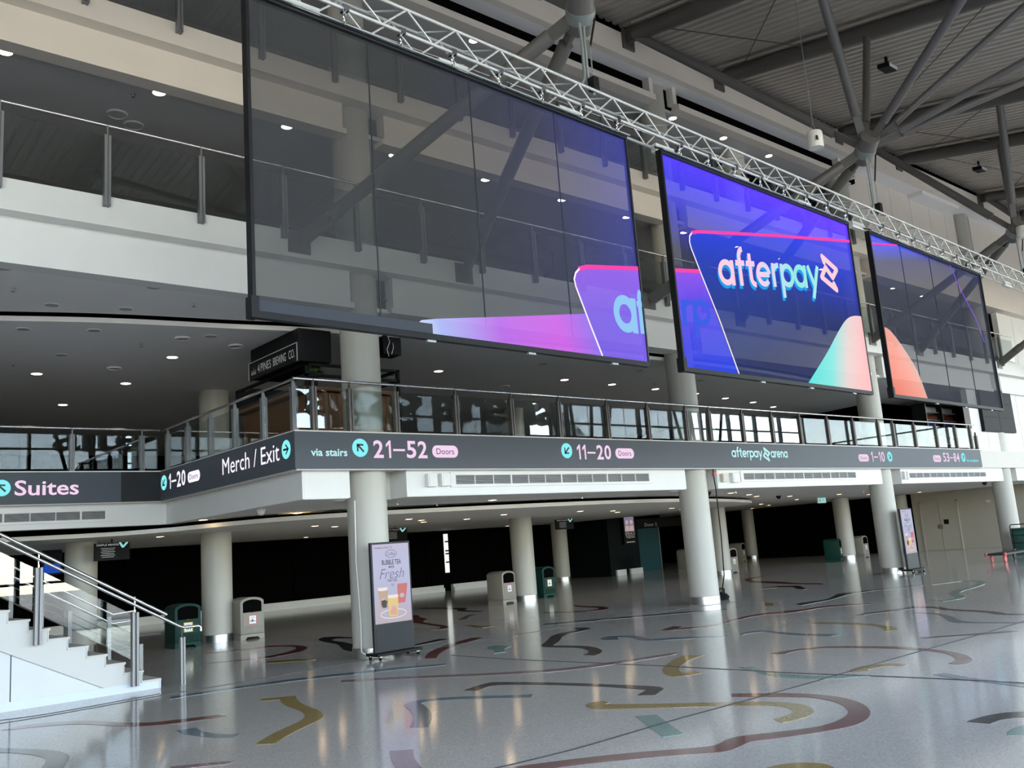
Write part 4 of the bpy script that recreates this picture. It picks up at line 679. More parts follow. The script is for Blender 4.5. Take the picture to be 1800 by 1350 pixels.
# ------------------------------------------------------------------ air grilles and boxes on the bulkhead
def grille(x0, x1, z0, z1, y, n, label):
    t = thing('air_grille', (x0, y, z0), label, 'grille', 'white air grilles'); w = (x1 - x0) / n
    MB().box(x0, x1, y - .004, y, z0, z1).build('backing', 'grille_back', t)
    mb = MB(); mb.box(x0 - .12, x1 + .12, y - .03, y, z1, z1 + .05); mb.box(x0 - .12, x1 + .12, y - .03, y, z0 - .05, z0); mb.box(x0 - .12, x0, y - .03, y, z0, z1); mb.box(x1, x1 + .12, y - .03, y, z0, z1); mb.build('frame', 'white_paint', t)
    mbc = MB(); h = (z1 - z0) / 7
    for k in range(7): mbc.obox((x0 + .012, y - .022, z0 + k * h + h * .3), (w - .024, 0, 0), (0, .018, h * .35), (0, 0, h * .16))
    c0 = mbc.build('louvre_cell', 'slat', t, at=(x0, y, z0))
    for i in range(1, n): dup(c0, t).location = (i * w, 0, 0)
    for i in range(1, n): MB().box(x0 + i * w - (.016 if i % 3 == 0 else .008), x0 + i * w + (.016 if i % 3 == 0 else .008), y - .03, y, z0, z1).build('bar', 'white_paint', t)
grille(10.07, 15.44, 2.83, 3.0, 13.22, 12, 'long white air grille right of the nearest kiosk column'); grille(19.0, 24.44, 2.83, 2.99, 13.22, 12, 'long white air grille below the arena name'); grille(27.7, 33.4, 2.8, 2.95, 13.22, 12, 'farthest white air grille under the right end of the sign'); grille(1.2, 5.75, 2.79, 2.95, 19.2, 10, 'white air grille under the Suites sign')
for x0, x1, z0, z1, m, l in ((9.40, 9.60, 2.79, 3.03, 'box_white', 'white wall box left of a pair beside the long grille'), (9.70, 9.90, 2.80, 3.03, 'box_white', 'white wall box right of a pair beside the long grille'), (18.05, 18.22, 2.78, 2.98, 'box_beige', 'beige detector box beside the black cable'), (18.45, 18.75, 2.76, 3.0, 'box_white', 'white wall box left of the grille under the arena name'), (27.25, 27.36, 2.76, 3.0, 'box_white', 'narrow white box left of the farthest grille'), (27.45, 27.56, 2.76, 3.0, 'box_white', 'narrow white box touching the farthest grille')):
    b = MB().box(x0, x1, 13.12, 13.22, z0, z1).build('wall_box', m, None, at=((x0 + x1) / 2, 13.22, z0), bevel=.012); tag(b, l, 'box', 'boxes on the white bulkhead'); MB().box(x0 + .03, x1 - .03, 13.112, 13.12, z0 + .03, z1 - .03).build('lid', m, b)
# ------------------------------------------------------------------ ceiling fittings
def fitting(name, r, ring_m, lens_m, label, cat, group, drop=.012):
    t = thing(name, (0, 0, 0), label, cat, group)
    MB().lathe([(r * .86, -.001), (r * .86, -drop), (r, -drop * .6), (r, 0)], 24).build('ring', ring_m, t, smooth=True)
    MB().lathe([(.001, -drop * .55), (r * .86, -drop * .5)], 24).build('lens', lens_m, t); return t
ORD = ('first', 'second', 'third', 'fourth', 'fifth', 'sixth', 'seventh', 'eighth', 'ninth', 'tenth', 'eleventh', 'twelfth', 'thirteenth', 'fourteenth', 'fifteenth', 'sixteenth')
def scatter(t0, pts):
    base = t0['label']; pts = sorted(pts, key=lambda p: cam_x(p))
    for i, p in enumerate(pts):
        o = t0 if i == 0 else dup(t0)
        o.location = p
        if len(pts) > 1: o['label'] = base + ', ' + ORD[i] + ' from the left'
def cam_x(p):
    d = Vector(p) - Vector((0, 0, 1.65)); return d.dot(Vector(CR)) / d.dot(Vector(CW))
G = 'ceiling downlights'
scatter(fitting('downlight', .115, 'white_paint', 'lamp', 'lit round downlight in the dark third-level ceiling', 'downlight', G), [(x, 13.64, 9.28) for x in (2.67, 4.89, 7.14, 9.4, 11.7, 13.93, 16.11, 18.31, 20.57, 22.8, 25.0, 27.3, 29.54, 31.71)])
scatter(fitting('downlight', .115, 'white_paint', 'lamp', 'lit round downlight in the topmost ceiling above the truss', 'downlight', G), [(x, 13.5, 12.36) for x in (4.9, 7.1, 11.53, 13.75, 18.19, 20.39, 22.6)])
scatter(fitting('downlight', .12, 'white_paint', 'lamp', 'lit round downlight in the lowered balcony ceiling', 'downlight', G), [(x, y, 5.82) for x, y in ((6.49, 17.46), (4.61, 19.84), (6.51, 20.3), (6.0, 23.3), (12.48, 16.76), (16.4, 16.55), (18.28, 16.61), (20.23, 16.71), (22.3, 16.87), (24.2, 17.15), (26.1, 17.4), (28.0, 17.86))])
scatter(fitting('downlight', .13, 'white_paint', 'lamp', 'single lit downlight at the lower left corner of the left screen', 'downlight', G), [(6.78, 14.36, 5.95)])
scatter(fitting('downlight', .12, 'white_paint', 'lens_off', 'unlit round downlight in the grey balcony ceiling strip', 'downlight', G), [(2.69, 13.5, 5.95), (4.75, 13.5, 5.95), (3.71, 15.1, 5.95), (4.77, 14.87, 5.95)])
scatter(fitting('downlight', .12, 'white_paint', 'lens_off', 'unlit round downlight in the lowered balcony ceiling', 'downlight', G), [(3.57, 16.3, 5.82), (4.59, 15.95, 5.82), (6.5, 15.6, 5.82), (4.6, 18.0, 5.82), (8.6, 15.9, 5.82), (10.5, 15.6, 5.82), (14.4, 15.2, 5.82), (17.5, 14.9, 5.82), (20.5, 15.3, 5.82)])
scatter(fitting('downlight', .10, 'white_paint', 'lamp_warm', 'lit downlight in the pale concourse soffit near the balcony edge', 'downlight', G), [(x, y, 2.63) for x, y in ((7.24, 17.9), (8.75, 16.8), (12.16, 14.71), (20.76, 14.89), (23.06, 15.9), (24.9, 16.9), (27.9, 17.6), (32.5, 20.2), (43.3, 26.3), (34, 22.9), (31.2, 17.6), (35.1, 18.5), (39.3, 18.4), (37, 24.5), (40, 27.5), (33.2, 25.4))])
scatter(fitting('downlight', .10, 'white_paint', 'lamp_warm', 'lit downlight in the lowered concourse ceiling island', 'downlight', G), [(x, y, 2.47) for x, y in ((10.6, 19.5), (11.7, 20.5), (12.4, 18.2), (13.4, 19.1), (14.3, 20.3), (15.4, 19.8), (15.3, 18.1), (18.2, 18.2), (23.2, 19.0), (20.4, 19.0), (21.8, 20.1), (7.6, 21.3), (25.2, 20.2))])
scatter(fitting('downlight', .10, 'white_paint', 'lamp_warm', 'lit downlight close to the black partition', 'downlight', G), [(x, y, 2.5) for x, y in ((12.8, 29.6), (15.6, 29.4), (9.4, 29.6), (19.5, 29.4), (25, 29.4))])
scatter(fitting('ceiling_speaker', .17, 'ceiling_dark', 'ceiling_dark', 'flat round speaker grille in the dark third-level ceiling', 'speaker', 'ceiling speakers', .03), [(4.57, 14.7, 9.28), (4.92, 14.95, 9.28)])
scatter(fitting('ceiling_speaker', .14, 'ceiling_grey', 'lens_off', 'pale round speaker grille in the balcony ceiling', 'speaker', 'ceiling speakers', .03), [(7.2, 16.1, 5.82), (9.7, 15.9, 5.82), (6.1, 15.9, 5.82), (5.8, 18.8, 5.82), (11.7, 17.5, 5.82), (15.4, 17.8, 5.82)])
def sprinkler(label):
    t = thing('sprinkler', (0, 0, 0), label, 'sprinkler', 'ceiling sprinklers'); MB().lathe([(.035, 0), (.035, -.012), (.012, -.016), (.012, -.05), (.03, -.052), (.03, -.058)], 12).build('head', 'chrome', t, smooth=True); return t
scatter(sprinkler('tiny sprinkler head in the balcony ceiling'), [(3.0, 14.4, 5.95), (5.6, 14.1, 5.95), (3.3, 17.2, 5.82), (5.6, 16.6, 5.82), (7.9, 16.6, 5.82), (4.0, 19, 5.82), (10, 17, 5.82), (14, 16.2, 5.82), (19.4, 16, 5.82)]); scatter(sprinkler('tiny sprinkler head in the concourse soffit'), [(9.5, 14.3, 2.63), (11, 15.1, 2.63), (14.5, 14.4, 2.63), (20, 14.2, 2.63), (30, 16, 2.63)]); scatter(sprinkler('tiny sprinkler head in the third-level ceiling'), [(4.57, 13.9, 9.28), (7.2, 13.95, 9.28)])
def dome(name, m, label):
    t = thing(name, (0, 0, 0), label, 'camera'); MB().lathe([(.09, 0), (.09, -.03), (.075, -.035)], 20).build('base', 'box_white' if m != 'plastic_black' else m, t, smooth=True); MB().lathe([(.072, -.034), (.066, -.07), (.04, -.1), (.001, -.11)], 20).build('dome', m, t, smooth=True); return t
dome('dome_camera', 'plastic_black', 'black dome camera beside the cable column').location = (18.95, 14.3, 2.63); dome('dome_camera', 'plastic_black', 'black dome camera over the far concourse').location = (26.6, 17.2, 2.63); dome('dome_camera', 'box_white', 'white dome camera under the Merch Exit sign').location = (7.3, 15.4, 2.635); dome('dome_camera', 'plastic_black', 'black dome camera by the far right column').location = (34.2, 13.6, 2.63)
# exit sign
t = thing('exit_sign', (32.3, 19, 2.63), 'small lit green running-man exit sign hanging from the soffit', 'sign'); MB().box(32.0, 32.6, 18.98, 19.02, 2.38, 2.6).build('case', 'box_white', t); MB().box(32.02, 32.58, 18.972, 18.98, 2.40, 2.58).build('face', 'exit_green', t)
mb = MB(); mb.ngon([(32.35 + .05 * a, 18.968, 2.49 + .05 * b) for a, b in ((-1, .4), (.2, .4), (.2, 1), (1.2, 0), (.2, -1), (.2, -.4), (-1, -.4))]); mb.ngon([(32.12 + .02 * a, 18.968, 2.555 + .02 * b) for a, b in disc(10)]); mb.ngon([(32.1, 18.968, 2.53), (32.17, 18.968, 2.53), (32.2, 18.968, 2.43), (32.16, 18.968, 2.42), (32.12, 18.968, 2.47), (32.06, 18.968, 2.42)]); mb.build('symbol', 'box_white', t)

# ------------------------------------------------------------------ stairs
ST = thing('staircase', (4.94, 13.88, 0), 'pale staircase rising to the left with white side wall', 'stairs')
Y0, Y1 = 13.88, 16.05; NS = 17; TR, RS = .25, .147
out = [(4.94, 0), (4.94, .115)]
for k in range(NS): out += [(4.94 - TR * k - .02, .115 + RS * k), (4.94 - TR * (k + 1) - .02, .115 + RS * k)]
xl, zl = out[-1]
MB().prism(out + [(xl, 0)], lambda a, b: (a, Y0 + .03, b), lambda a, b: (a, Y1, b)).build('flight', 'stair_paint', ST)
o2 = [(4.94, .115)]
for k in range(NS): o2 += [(4.94 - TR * k - .02, .105 + RS * k), (4.94 - TR * (k + 1) - .02, .105 + RS * k)]
x2 = o2[-1][0]
MB().prism(o2 + [(x2, o2[-1][1] - .55), (4.15, .115)], lambda a, b: (a, Y0, b), lambda a, b: (a, Y0 + .03, b)).build('stringer', 'stair_paint', ST)
wl = MB().prism([(4.13, .115), (x2, o2[-1][1] - .57), (x2, .115)], lambda a, b: (a, Y0 + .012, b), lambda a, b: (a, Y0 + .03, b)).build('side_panel', 'stair_wall', ST)
for x in (2.98, 1.5): MB().box(x - .006, x + .006, Y0 + .008, Y0 + .012, .115, .115 + (4.13 - x) * .585).build('panel_joint', 'frame_dark', wl)
MB().box(xl, 4.95, Y0 - .006, Y0 + .03, 0, .115).build('skirting', 'skirt', ST)
tr0 = MB().box(-.27, .012, Y0 - .015, Y1, -.032, 0).build('tread', 'tread', ST, at=(0, 13.88, 0)); rs0 = MB().box(-.02, -.005, Y0 - .008, Y1, 0, RS - .03).build('riser', 'tread', ST, at=(0, 13.88, 0))
for k in range(NS):
    o = tr0 if k == 0 else dup(tr0, ST); o.location = (-TR * k, 0, .13 + RS * k + .004)
    o = rs0 if k == 0 else dup(rs0, ST); o.location = (-TR * k, 0, (.0 if k == 0 else .004 - .017) + RS * k + (.0 if k else .0))
def zst(x): return .13 + (4.94 - x) * RS / TR
R1 = thing('stair_railing', (4.56, 13.86, 0), 'near stair railing with glass panel and twin steel handrails', 'railing', 'stair railings')
for x, zb, zt in ((4.56, .08, 1.11), (3.28, .81, 1.84), (2.0, 1.55, 2.6)):
    mb = MB(); mb.box(x - .045, x - .013, Y0 - .11, Y0 - .02, zb, zt); mb.box(x + .013, x + .045, Y0 - .11, Y0 - .02, zb, zt); mb.box(x - .013, x + .013, Y0 - .07, Y0 - .02, zb, zt - .01); p = mb.build('post', 'post_paint', R1)
    MB().tube((x, Y0 - .06, zt - .05), (x, Y0 - .06, zt + .22), .011, 8).build('stem', 'stainless', p)
MB().path([(2.0, 13.82, 2.78), (3.4, 13.82, 1.97), (5.02, 13.82, 1.03)], .024, 12).build('handrail', 'stainless', R1, smooth=True)
MB().path([(2.0, 13.78, 2.68), (5.2, 13.78, .84), (5.26, 13.78, .82), (5.48, 13.78, .82), (5.51, 13.78, .80), (5.515, 13.78, .74)], .022, 12).build('handrail', 'stainless', R1, smooth=True)
MB().add([(3.35, 13.815, 1.19), (4.50, 13.815, .46), (4.50, 13.815, 1.10), (3.35, 13.815, 1.77), (3.35, 13.827, 1.19), (4.50, 13.827, .46), (4.50, 13.827, 1.10), (3.35, 13.827, 1.77)], [(0, 1, 2, 3), (7, 6, 5, 4), (0, 4, 5, 1), (1, 5, 6, 2), (2, 6, 7, 3), (3, 7, 4, 0)]).build('glass_panel', 'glass', R1)
MB().add([(2.07, 13.815, 1.93), (3.21, 13.815, 1.27), (3.21, 13.815, 1.85), (2.07, 13.815, 2.5), (2.07, 13.827, 1.93), (3.21, 13.827, 1.27), (3.21, 13.827, 1.85), (2.07, 13.827, 2.5)], [(0, 1, 2, 3), (7, 6, 5, 4), (0, 4, 5, 1), (1, 5, 6, 2), (2, 6, 7, 3), (3, 7, 4, 0)]).build('glass_panel', 'glass', R1)
t = thing('rail_end_post', (5.25, 13.83, 0), 'short grey post carrying the hooked end of the stair handrail', 'post'); mb = MB(); mb.box(5.215, 5.24, 13.79, 13.87, 0, .68); mb.box(5.26, 5.285, 13.79, 13.87, 0, .68); mb.box(5.24, 5.26, 13.81, 13.85, 0, .67); mb.build('shaft', 'post_paint', t); MB().tube((5.25, 13.83, .66), (5.235, 13.785, .81), .01, 8).build('stem', 'stainless', t)
R2 = thing('stair_railing', (4.8, 16.0, 0), 'far stair railing of slender steel bars', 'railing', 'stair railings')
for x in (5.36, 4.85, 4.25, 3.4, 2.55): MB().box(x - .03, x + .03, 15.92, 15.98, max(0, zst(x) - .05) if x < 4.9 else 0, zst(x) + .62).build('post', 'post_paint', R2)
for dz in (.72, .58, .46, .34): MB().path([(1.6, 15.95, zst(1.6) + dz), (5.3, 15.95, zst(5.3) + dz)] + ([(5.7, 15.95, zst(5.3) + dz)] if dz > .6 else []), .016 if dz > .6 else .009, 8).build('handrail' if dz > .6 else 'bar', 'stainless', R2, smooth=True)
R3 = thing('stair_railing', (4.2, 15.0, 0), 'middle stair handrail with bent steel ends', 'railing', 'stair railings')
for x in (4.55, 3.6, 2.6): MB().box(x - .025, x + .025, 14.93, 14.98, zst(x) - .02, zst(x) + .68).build('post', 'post_paint', R3)
for dz in (.74, .6): MB().path([(1.6, 14.95, zst(1.6) + dz), (4.6, 14.95, zst(4.6) + dz), (4.95, 14.95, zst(4.6) + dz + .02)], .017, 10).build('handrail', 'stainless', R3, smooth=True)

# ------------------------------------------------------------------ bins
def make_bin(color, label, sticker):
    t = thing('litter_bin', (0, 0, 0), label, 'bin', 'concourse litter bins'); w, d, h = .29, .31, .80
    arch = lambda ww, z0, z1, rise, n=10: [(-ww, z0), (ww, z0), (ww, z1)] + [(ww * math.cos(a), z1 + rise * math.sin(a)) for a in [PI * k / n for k in range(1, n)]] + [(-ww, z1)]
    MB().prism(arch(w, .12, h + .03, .11), lambda a, b: (a, -d, b), lambda a, b: (a, d, b)).build('body', color, t, smooth=True, bevel=.012)
    MB().prism([(-w, 0), (-w * .62, 0), (-w * .45, .05), (w * .45, .05), (w * .62, 0), (w, 0), (w, .115), (-w, .115)], lambda a, b: (a, -d + .005, b), lambda a, b: (a, d - .005, b)).build('foot', color, t)
    fp = lambda y: (lambda a, b: (a, y, b)); 
    MB().prism(arch(w * .78, .60, .80, .085), fp(-d - .004), fp(-d + .002)).build('opening_shade', 'void', t)  # flat black panel, its colour stands in for the shaded recess
    MB().prism(rrect(-w * .78, w * .78, .30, .585, .02), fp(-d - .01), fp(-d)).build('door', color, t)
    mb = MB()
    for k in range(9): x = -w * .7 + k * w * 1.4 / 8; mb.box(x - .011, x + .011, -d - .004, -d, .16, .25)
    v = mb.build('vent', 'black' if color == 'bin_green' else 'bin_grey', t)
    MB().box(-.10, .10, -d - .013, -d - .01, .33, .535).build('sticker_border', sticker, t)
    st = MB().box(-.08, .08, -d - .016, -d - .013, .345, .52).build('sticker', 'sticker_white', t)
    mb = MB(); text(mb, 'GENERAL', fp(-d - .018), -.05, .05, .48, .495, 0); text(mb, 'WASTE', fp(-d - .018), -.035, .035, .455, .472, 0); mb.box(-.05, -.03, -d - .018, -d - .016, .385, .425); mb.box(-.02, .012, -d - .018, -d - .016, .385, .44); mb.box(.03, .055, -d - .018, -d - .016, .385, .41); mb.build('print', 'ink', st)
    MB().box(-.03, .03, -d - .012, -d - .004, .588, .60).build('latch', 'red', t)
    MB().path([(-w, .2, .62), (-w - .05, .2, .62), (-w - .05, .2, .54), (-w, .2, .54)], .008, 6).build('side_loop', color, t); return t
gb = make_bin('bin_green', 'dark green bin left of the column nearest the stairs', 'sticker_yellow'); gb.location = (7.78, 20.45, 0)
yb = make_bin('bin_grey', 'grey bin with pink-edged sticker right of the column nearest the stairs', 'sticker_red'); yb.location = (9.27, 20.45, 0)
for src, x, y, rz, l in ((yb, 17.42, 20.95, .12, 'grey bin left of the second column row behind the sign'), (gb, 19.45, 21.4, .1, 'green bin right of the mid concourse column'), (yb, 29.35, 21.6, .1, 'slim grey bin right of the column under the rounded bulkhead'), (yb, 38.9, 27.9, .25, 'dim grey bin in the dark corridor beside a dark column'), (gb, 34.9, 20.3, .35, 'green bin left of the column near the exit sign'), (yb, 37.75, 20.7, .1, 'pale bin right of the column near the exit sign'), (gb, 34.75, 12.85, .45, 'green bin behind the flatbed cart at far right'), (gb, 43.4, 28.3, .1, 'barely visible green bin deep in the dark corridor'), (yb, 31.9, 25.6, .2, 'half hidden grey bin behind the cable column')):
    o = dup(src, None, (x, y, 0), rz); o['label'] = l

# ------------------------------------------------------------------ advertising kiosks
emat('ad_text', (.05, .06, .07), 1.0); emat('ad_script', (.20, .17, .26), 1.0); emat('ad_cup_a', (.56, .42, .33), 1.0); emat('ad_cup_b', (.80, .60, .26), 1.0); emat('ad_cup_c', (.62, .22, .22), 1.0); emat('ad_white', (.86, .80, .78), 1.0); emat('ad_pearl', (.10, .11, .11), 1.0); emat('ad_peach', (.72, .42, .32), 1.0); emat('ad_pinkish', (.62, .48, .58), 1.0)
grad('ad_back', [(0, (.52, .46, .52)), (.3, (.50, .50, .66)), (.7, (.52, .55, .74)), (1, (.56, .52, .68))], (0, 0, .75), -.42, 1.0)
def kiosk(label):
    t = thing('advert_kiosk', (0, 0, 0), label, 'kiosk', 'bubble tea kiosks'); g = lambda n=-.036: (lambda u, v: (u, n, v))
    MB().box(-.40, .40, -.03, .03, .11, 1.87).build('case', 'frame_dark', t, bevel=.008)
    MB().box(-.375, .375, -.034, -.03, .12, .545).build('lower_panel', 'kiosk_panel', t)
    d = MB().box(-.368, .368, -.035, -.03, .56, 1.835).build('display', 'ad_back', t)
    def tx(s, a, b, z0, z1, bold=.0, shear=0, m='ad_text'): mb = MB(); text(mb, s, g(), a, b, z0, z1, bold, shear); mb.build('lettering', m, d)
    tx('Available at Door 15', -.33, .02, 1.765, 1.795); tx('BUBBLE TEA', -.19, .20, 1.495, 1.575, .01); tx('MADE', -.055, .055, 1.44, 1.478, .01); tx('Fresh', -.25, .25, 1.27, 1.43, -.012, .35, 'ad_script'); tx('FOR YOU', -.09, .10, 1.215, 1.26, .01); tx('Coffee', -.09, .09, 1.645, 1.70, -.01, .3)
    mb = MB(); q = [(.115 * a, 1.672 + .062 * b) for a, b in disc(22)]; stroke(mb, q + q[:1], .004, g()); mb.build('emblem', 'ad_script', d)
    mb = MB(); stroke(mb, [(0.005, 1.14), (-.02, 1.165), (-.012, 1.18), (.005, 1.168), (.022, 1.18), (.03, 1.165), (.005, 1.14)], .003, g()); mb.build('doodle', 'ad_script', d)
    mb = MB(); q = [(.0 + .26 * a, .70 + .07 * b) for a, b in disc(26)]; stroke(mb, q + q[:1], .006, g()); mb.build('saucer', 'ad_white', d)
    def cup(cx, z0, z1, r0, r1, m, top, fill=None, slant=0):
        c = MB().ngon([g(-.037)(cx + a, b) for a, b in ((-r0 + slant, z0), (r0 + slant, z0), (r1, z1), (-r1, z1))]).build('cup_picture', m, d); mb = MB()
        mb.ngon([g(-.038)(cx + r1 * a, z1 + .022 * b) for a, b in disc(18)])
        for k in range(7): a = -.8 + k * .27; mb.ngon([g(-.038)(cx + r1 * a + .018 * x, z1 + .02 + .016 * y) for x, y in disc(7)])
        mb.build('froth', top, c); mb = MB(); mb.ngon([g(-.039)(cx + slant * .5 + .05 * a, (z0 + z1) / 2 - .02 + .038 * b) for a, b in disc(16)]); mb.build('cup_label', 'ad_pinkish', c)
        if fill:
            mb = MB()
            for k in range(18): mb.ngon([g(-.0392)(cx + slant + random.uniform(-.8, .8) * r0 + .011 * x, z0 + .012 + random.random() * .12 + .011 * y) for x, y in disc(8)])
            mb.build('pearls', fill, c)
    cup(-.20, .80, 1.10, .075, .10, 'ad_cup_a', 'ad_white', 'ad_pearl', .02); cup(.20, .86, 1.14, .075, .105, 'ad_cup_c', 'ad_cup_c', None, -.03); cup(.0, .66, .97, .085, .11, 'ad_cup_b', 'ad_white', 'ad_peach', .0)
    MB().box(-.45, .45, -.17, .17, .065, .11).build('base_plate', 'plastic_black', t, bevel=.01)
    for x in (-.38, .38):
        for y in (-.14, .14):
            c = MB().tube((x - .012, y, .03), (x + .012, y, .03), .03, 14).build('caster', 'plastic_black', t, smooth=True); MB().box(x - .02, x + .02, y - .02, y + .02, .045, .067).build('caster_fork', 'chrome', c)
    return t
k1 = kiosk('bubble tea advert kiosk in front of the nearest column'); k1.location = (8.42, 12.98, 0); k1.rotation_euler.z = .05
k2 = dup(k1, None, (26.5, 12.93, 0), .05); k2['label'] = 'bubble tea advert kiosk in front of the farther column at right'

# ------------------------------------------------------------------ hanging displays and posters on the ground floor
def display(x0, x1, y, z0, z1, label, kind):
    t = thing('hanging_display', ((x0 + x1) / 2, y, z0), label, 'screen', 'hanging event displays'); MB().box(x0, x1, y, y + .06, z0, z1).build('case', 'screen_off', t)
    w, h = x1 - x0, z1 - z0; g = lambda u, v: (x0 + w * u, y - .004, z0 + h * v)
    MB().tube(((x0 + x1) / 2, y + .03, z1), ((x0 + x1) / 2, y + .03, 2.62), .015, 8).build('drop_rod', 'plastic_black', t)
    if kind == 0:
        mb = MB(); text(mb, 'SIMPLE MINDS', g, .05, .68, .84, .95); mb.build('lettering', 'sticker_white', t)
        for k in range(6): mb = MB(); mb.ngon([g(*p) for p in ((.17 + .03 * (k % 2), .68 - .1 * k), (.58 - .03 * (k % 2), .68 - .1 * k), (.58 - .03 * (k % 2), .71 - .1 * k), (.17 + .03 * (k % 2), .71 - .1 * k))]); mb.build('small_print', 'slat', t); mb = MB(); stroke(mb, [(.72, .98), (.80, .72), (.92, .98)], .035, g); mb.build('graphic', 'exit_green', t)
    else:
        MB().ngon([g(*p) for p in ((.1, .97), (.9, .97), (.9, .45), (.1, .45))]).build('picture', 'ad_script', t); 
        for w_, a_, b_, c_, d_ in (('SPENCE', .1, .9, .33, .43), ('TSZYU', .14, .86, .22, .31)): mb = MB(); text(mb, w_, g, a_, b_, c_, d_); mb.build('lettering', 'sticker_white', t)
        MB().ngon([g(*p) for p in ((.15, .06), (.85, .06), (.85, .1), (.15, .1))]).build('small_print', 'slat', t)
        mb = MB()
        for cx in (.32, .68): mb.ngon([g(cx + .13 * a, .78 + .08 * b) for a, b in disc(14)]); mb.ngon([g(cx - .2, .47), g(cx + .18, .47), g(cx + .14, .66), g(cx - .14, .66)])
        mb.build('figures', 'ad_cup_a', t)
display(6.17, 6.92, 21.3, 2.0, 2.38, 'black event display hanging near the stairs with a green mark', 0); display(22.72, 23.62, 24, 2.1, 2.46, 'small dark event display hanging in front of the shadowed column', 0); display(15.5, 16.4, 24.2, 2.08, 2.46, 'dark event display partly hidden behind the nearest kiosk column', 0); display(30.5, 31.3, 27.85, 1.32, 2.58, 'tall fight-night poster screen on the dark wall', 1)
b = MB().box(6.55, 6.95, 27.0, 27.05, 1.85, 2.1).build('blue_monitor', 'blue_screen', None, at=(6.75, 27, 1.85)); tag(b, 'small blue monitor glowing behind the hanging display by the stairs', 'monitor'); MB().box(6.5, 7.0, 27.05, 27.1, 1.8, 2.5).build('housing', 'plastic_black', b)

# ------------------------------------------------------------------ upper balcony: brewery bar, fridges, wall screen, equipment
bar = thing('brewery_bar', (7.65, 14.4, 3.7), 'black brewery bar kiosk with wood cladding behind the corner balustrade', 'kiosk')
MB().box(7.95, 9.7, 14.6, 17.4, 3.7, 4.7).build('counter', 'black', bar); MB().box(7.75, 9.8, 14.45, 17.5, 4.7, 4.76).build('counter_top', 'wood', bar)
pk = MB().box(7.92, 7.945, 0, .125, 3.72, 4.68).build('plank', 'wood', bar, at=(7.65, 0, 3.7))
for i in range(22):
    o = pk if i == 0 else dup(pk, bar); o.location = (0, 14.6 + i * .128 - 14.4, 0)
p2 = MB().box(0, .125, 14.57, 14.595, 3.72, 4.68).build('plank', 'wood', bar, at=(0, 14.4, 3.7))
for i in range(13):
    o = p2 if i == 0 else dup(p2, bar); o.location = (7.95 + i * .132 - 7.65, 0, 0)
for x in (7.78, 9.75):
    for y in (14.45, 17.4): MB().box(x, x + .06, y, y + .06, 3.7, 5.2).build('frame_post', 'black', bar)
for z in (4.95, 5.15):
    for a, b_, c, d in ((7.78, 9.81, 14.45, 14.51), (7.78, 9.81, 17.4, 17.46), (7.78, 7.84, 14.45, 17.46), (9.75, 9.81, 14.45, 17.46)): MB().box(a, b_, c, d, z, z + .05).build('frame_rail', 'black', bar)
MB().box(7.75, 9.7, 16.6, 17.38, 4.76, 5.1).build('back_shelf', 'black', bar)
bs = thing('bar_sign', (7.6, 14.4, 5.2), 'slanting-in-view black bar sign lettered 4 PINES BREWING CO', 'sign'); MB().box(7.6, 7.64, 14.4, 16.42, 5.2, 5.55).build('board', 'black', bs); MB().box(7.64, 8.3, 14.42, 16.4, 5.22, 5.82).build('header', 'black', bs)
mb = MB(); mb.box(7.592, 7.6, 14.4, 16.42, 5.535, 5.55); mb.box(7.592, 7.6, 14.4, 14.42, 5.2, 5.55); mb.box(7.592, 7.6, 16.4, 16.42, 5.2, 5.55); mb.build('border', 'slat', bs)
f = lambda u, v: (7.596, u, v)
for w_, a_, b_ in (('4', 16.02, 15.93), ('PINES', 15.88, 15.45), ('BREWING', 15.36, 14.84), ('CO.', 14.74, 14.5)): mb = MB(); text(mb, w_, f, a_, b_, 5.29, 5.45, 0); mb.build('lettering', 'sticker_white', bs)
mb = MB()
for k in range(5): mb.ngon([f(16.3 - k * .045, 5.29), f(16.27 - k * .045, 5.29), f(16.285 - k * .045, 5.36 + (.07 if k == 2 else .03))])
mb.build('emblem', 'sticker_white', bs)
pt = thing('potted_fern', (8.0, 14.62, 4.76), 'leafy green plant in a small pot at the corner of the brewery bar', 'plant'); MB().lathe([(.09, 4.76), (.12, 4.96), (.11, 4.96)], 16, (8.0, 14.62, 0)).build('pot', 'plastic_black', pt, smooth=True); mb = MB()
for i in range(60):
    a = random.uniform(0, 2 * PI); l = random.uniform(.15, .32); p = Vector((8.0, 14.62, 4.95)); q = p + Vector((math.cos(a) * l, math.sin(a) * l, random.uniform(.02, .2))); m_ = (p + q) / 2 + Vector((0, 0, .08)); s = Vector((-math.sin(a), math.cos(a), 0)) * .03; mb.ngon([p, m_ + s, q, m_ - s])
mb.build('leaves', 'leaf', pt)
sp_ = thing('hanging_speaker', (9.6, 14.5, 5.45), 'black loudspeaker with loose cables hanging right of the near column head', 'speaker'); MB().box(9.4, 9.82, 14.35, 14.7, 5.47, 5.93).build('cabinet', 'plastic_black', sp_, bevel=.015); MB().path([(9.5, 14.34, 5.85), (9.52, 14.3, 5.7), (9.45, 14.3, 5.55), (9.5, 14.32, 5.42)], .008, 6).build('cable', 'cable_white', sp_); MB().path([(9.62, 14.34, 5.7), (9.6, 14.3, 5.6), (9.55, 14.3, 5.46)], .007, 6).build('cable', 'cable_white', sp_); MB().box(9.55, 9.65, 14.5, 14.6, 5.9, 5.97).build('bracket', 'plastic_black', sp_)
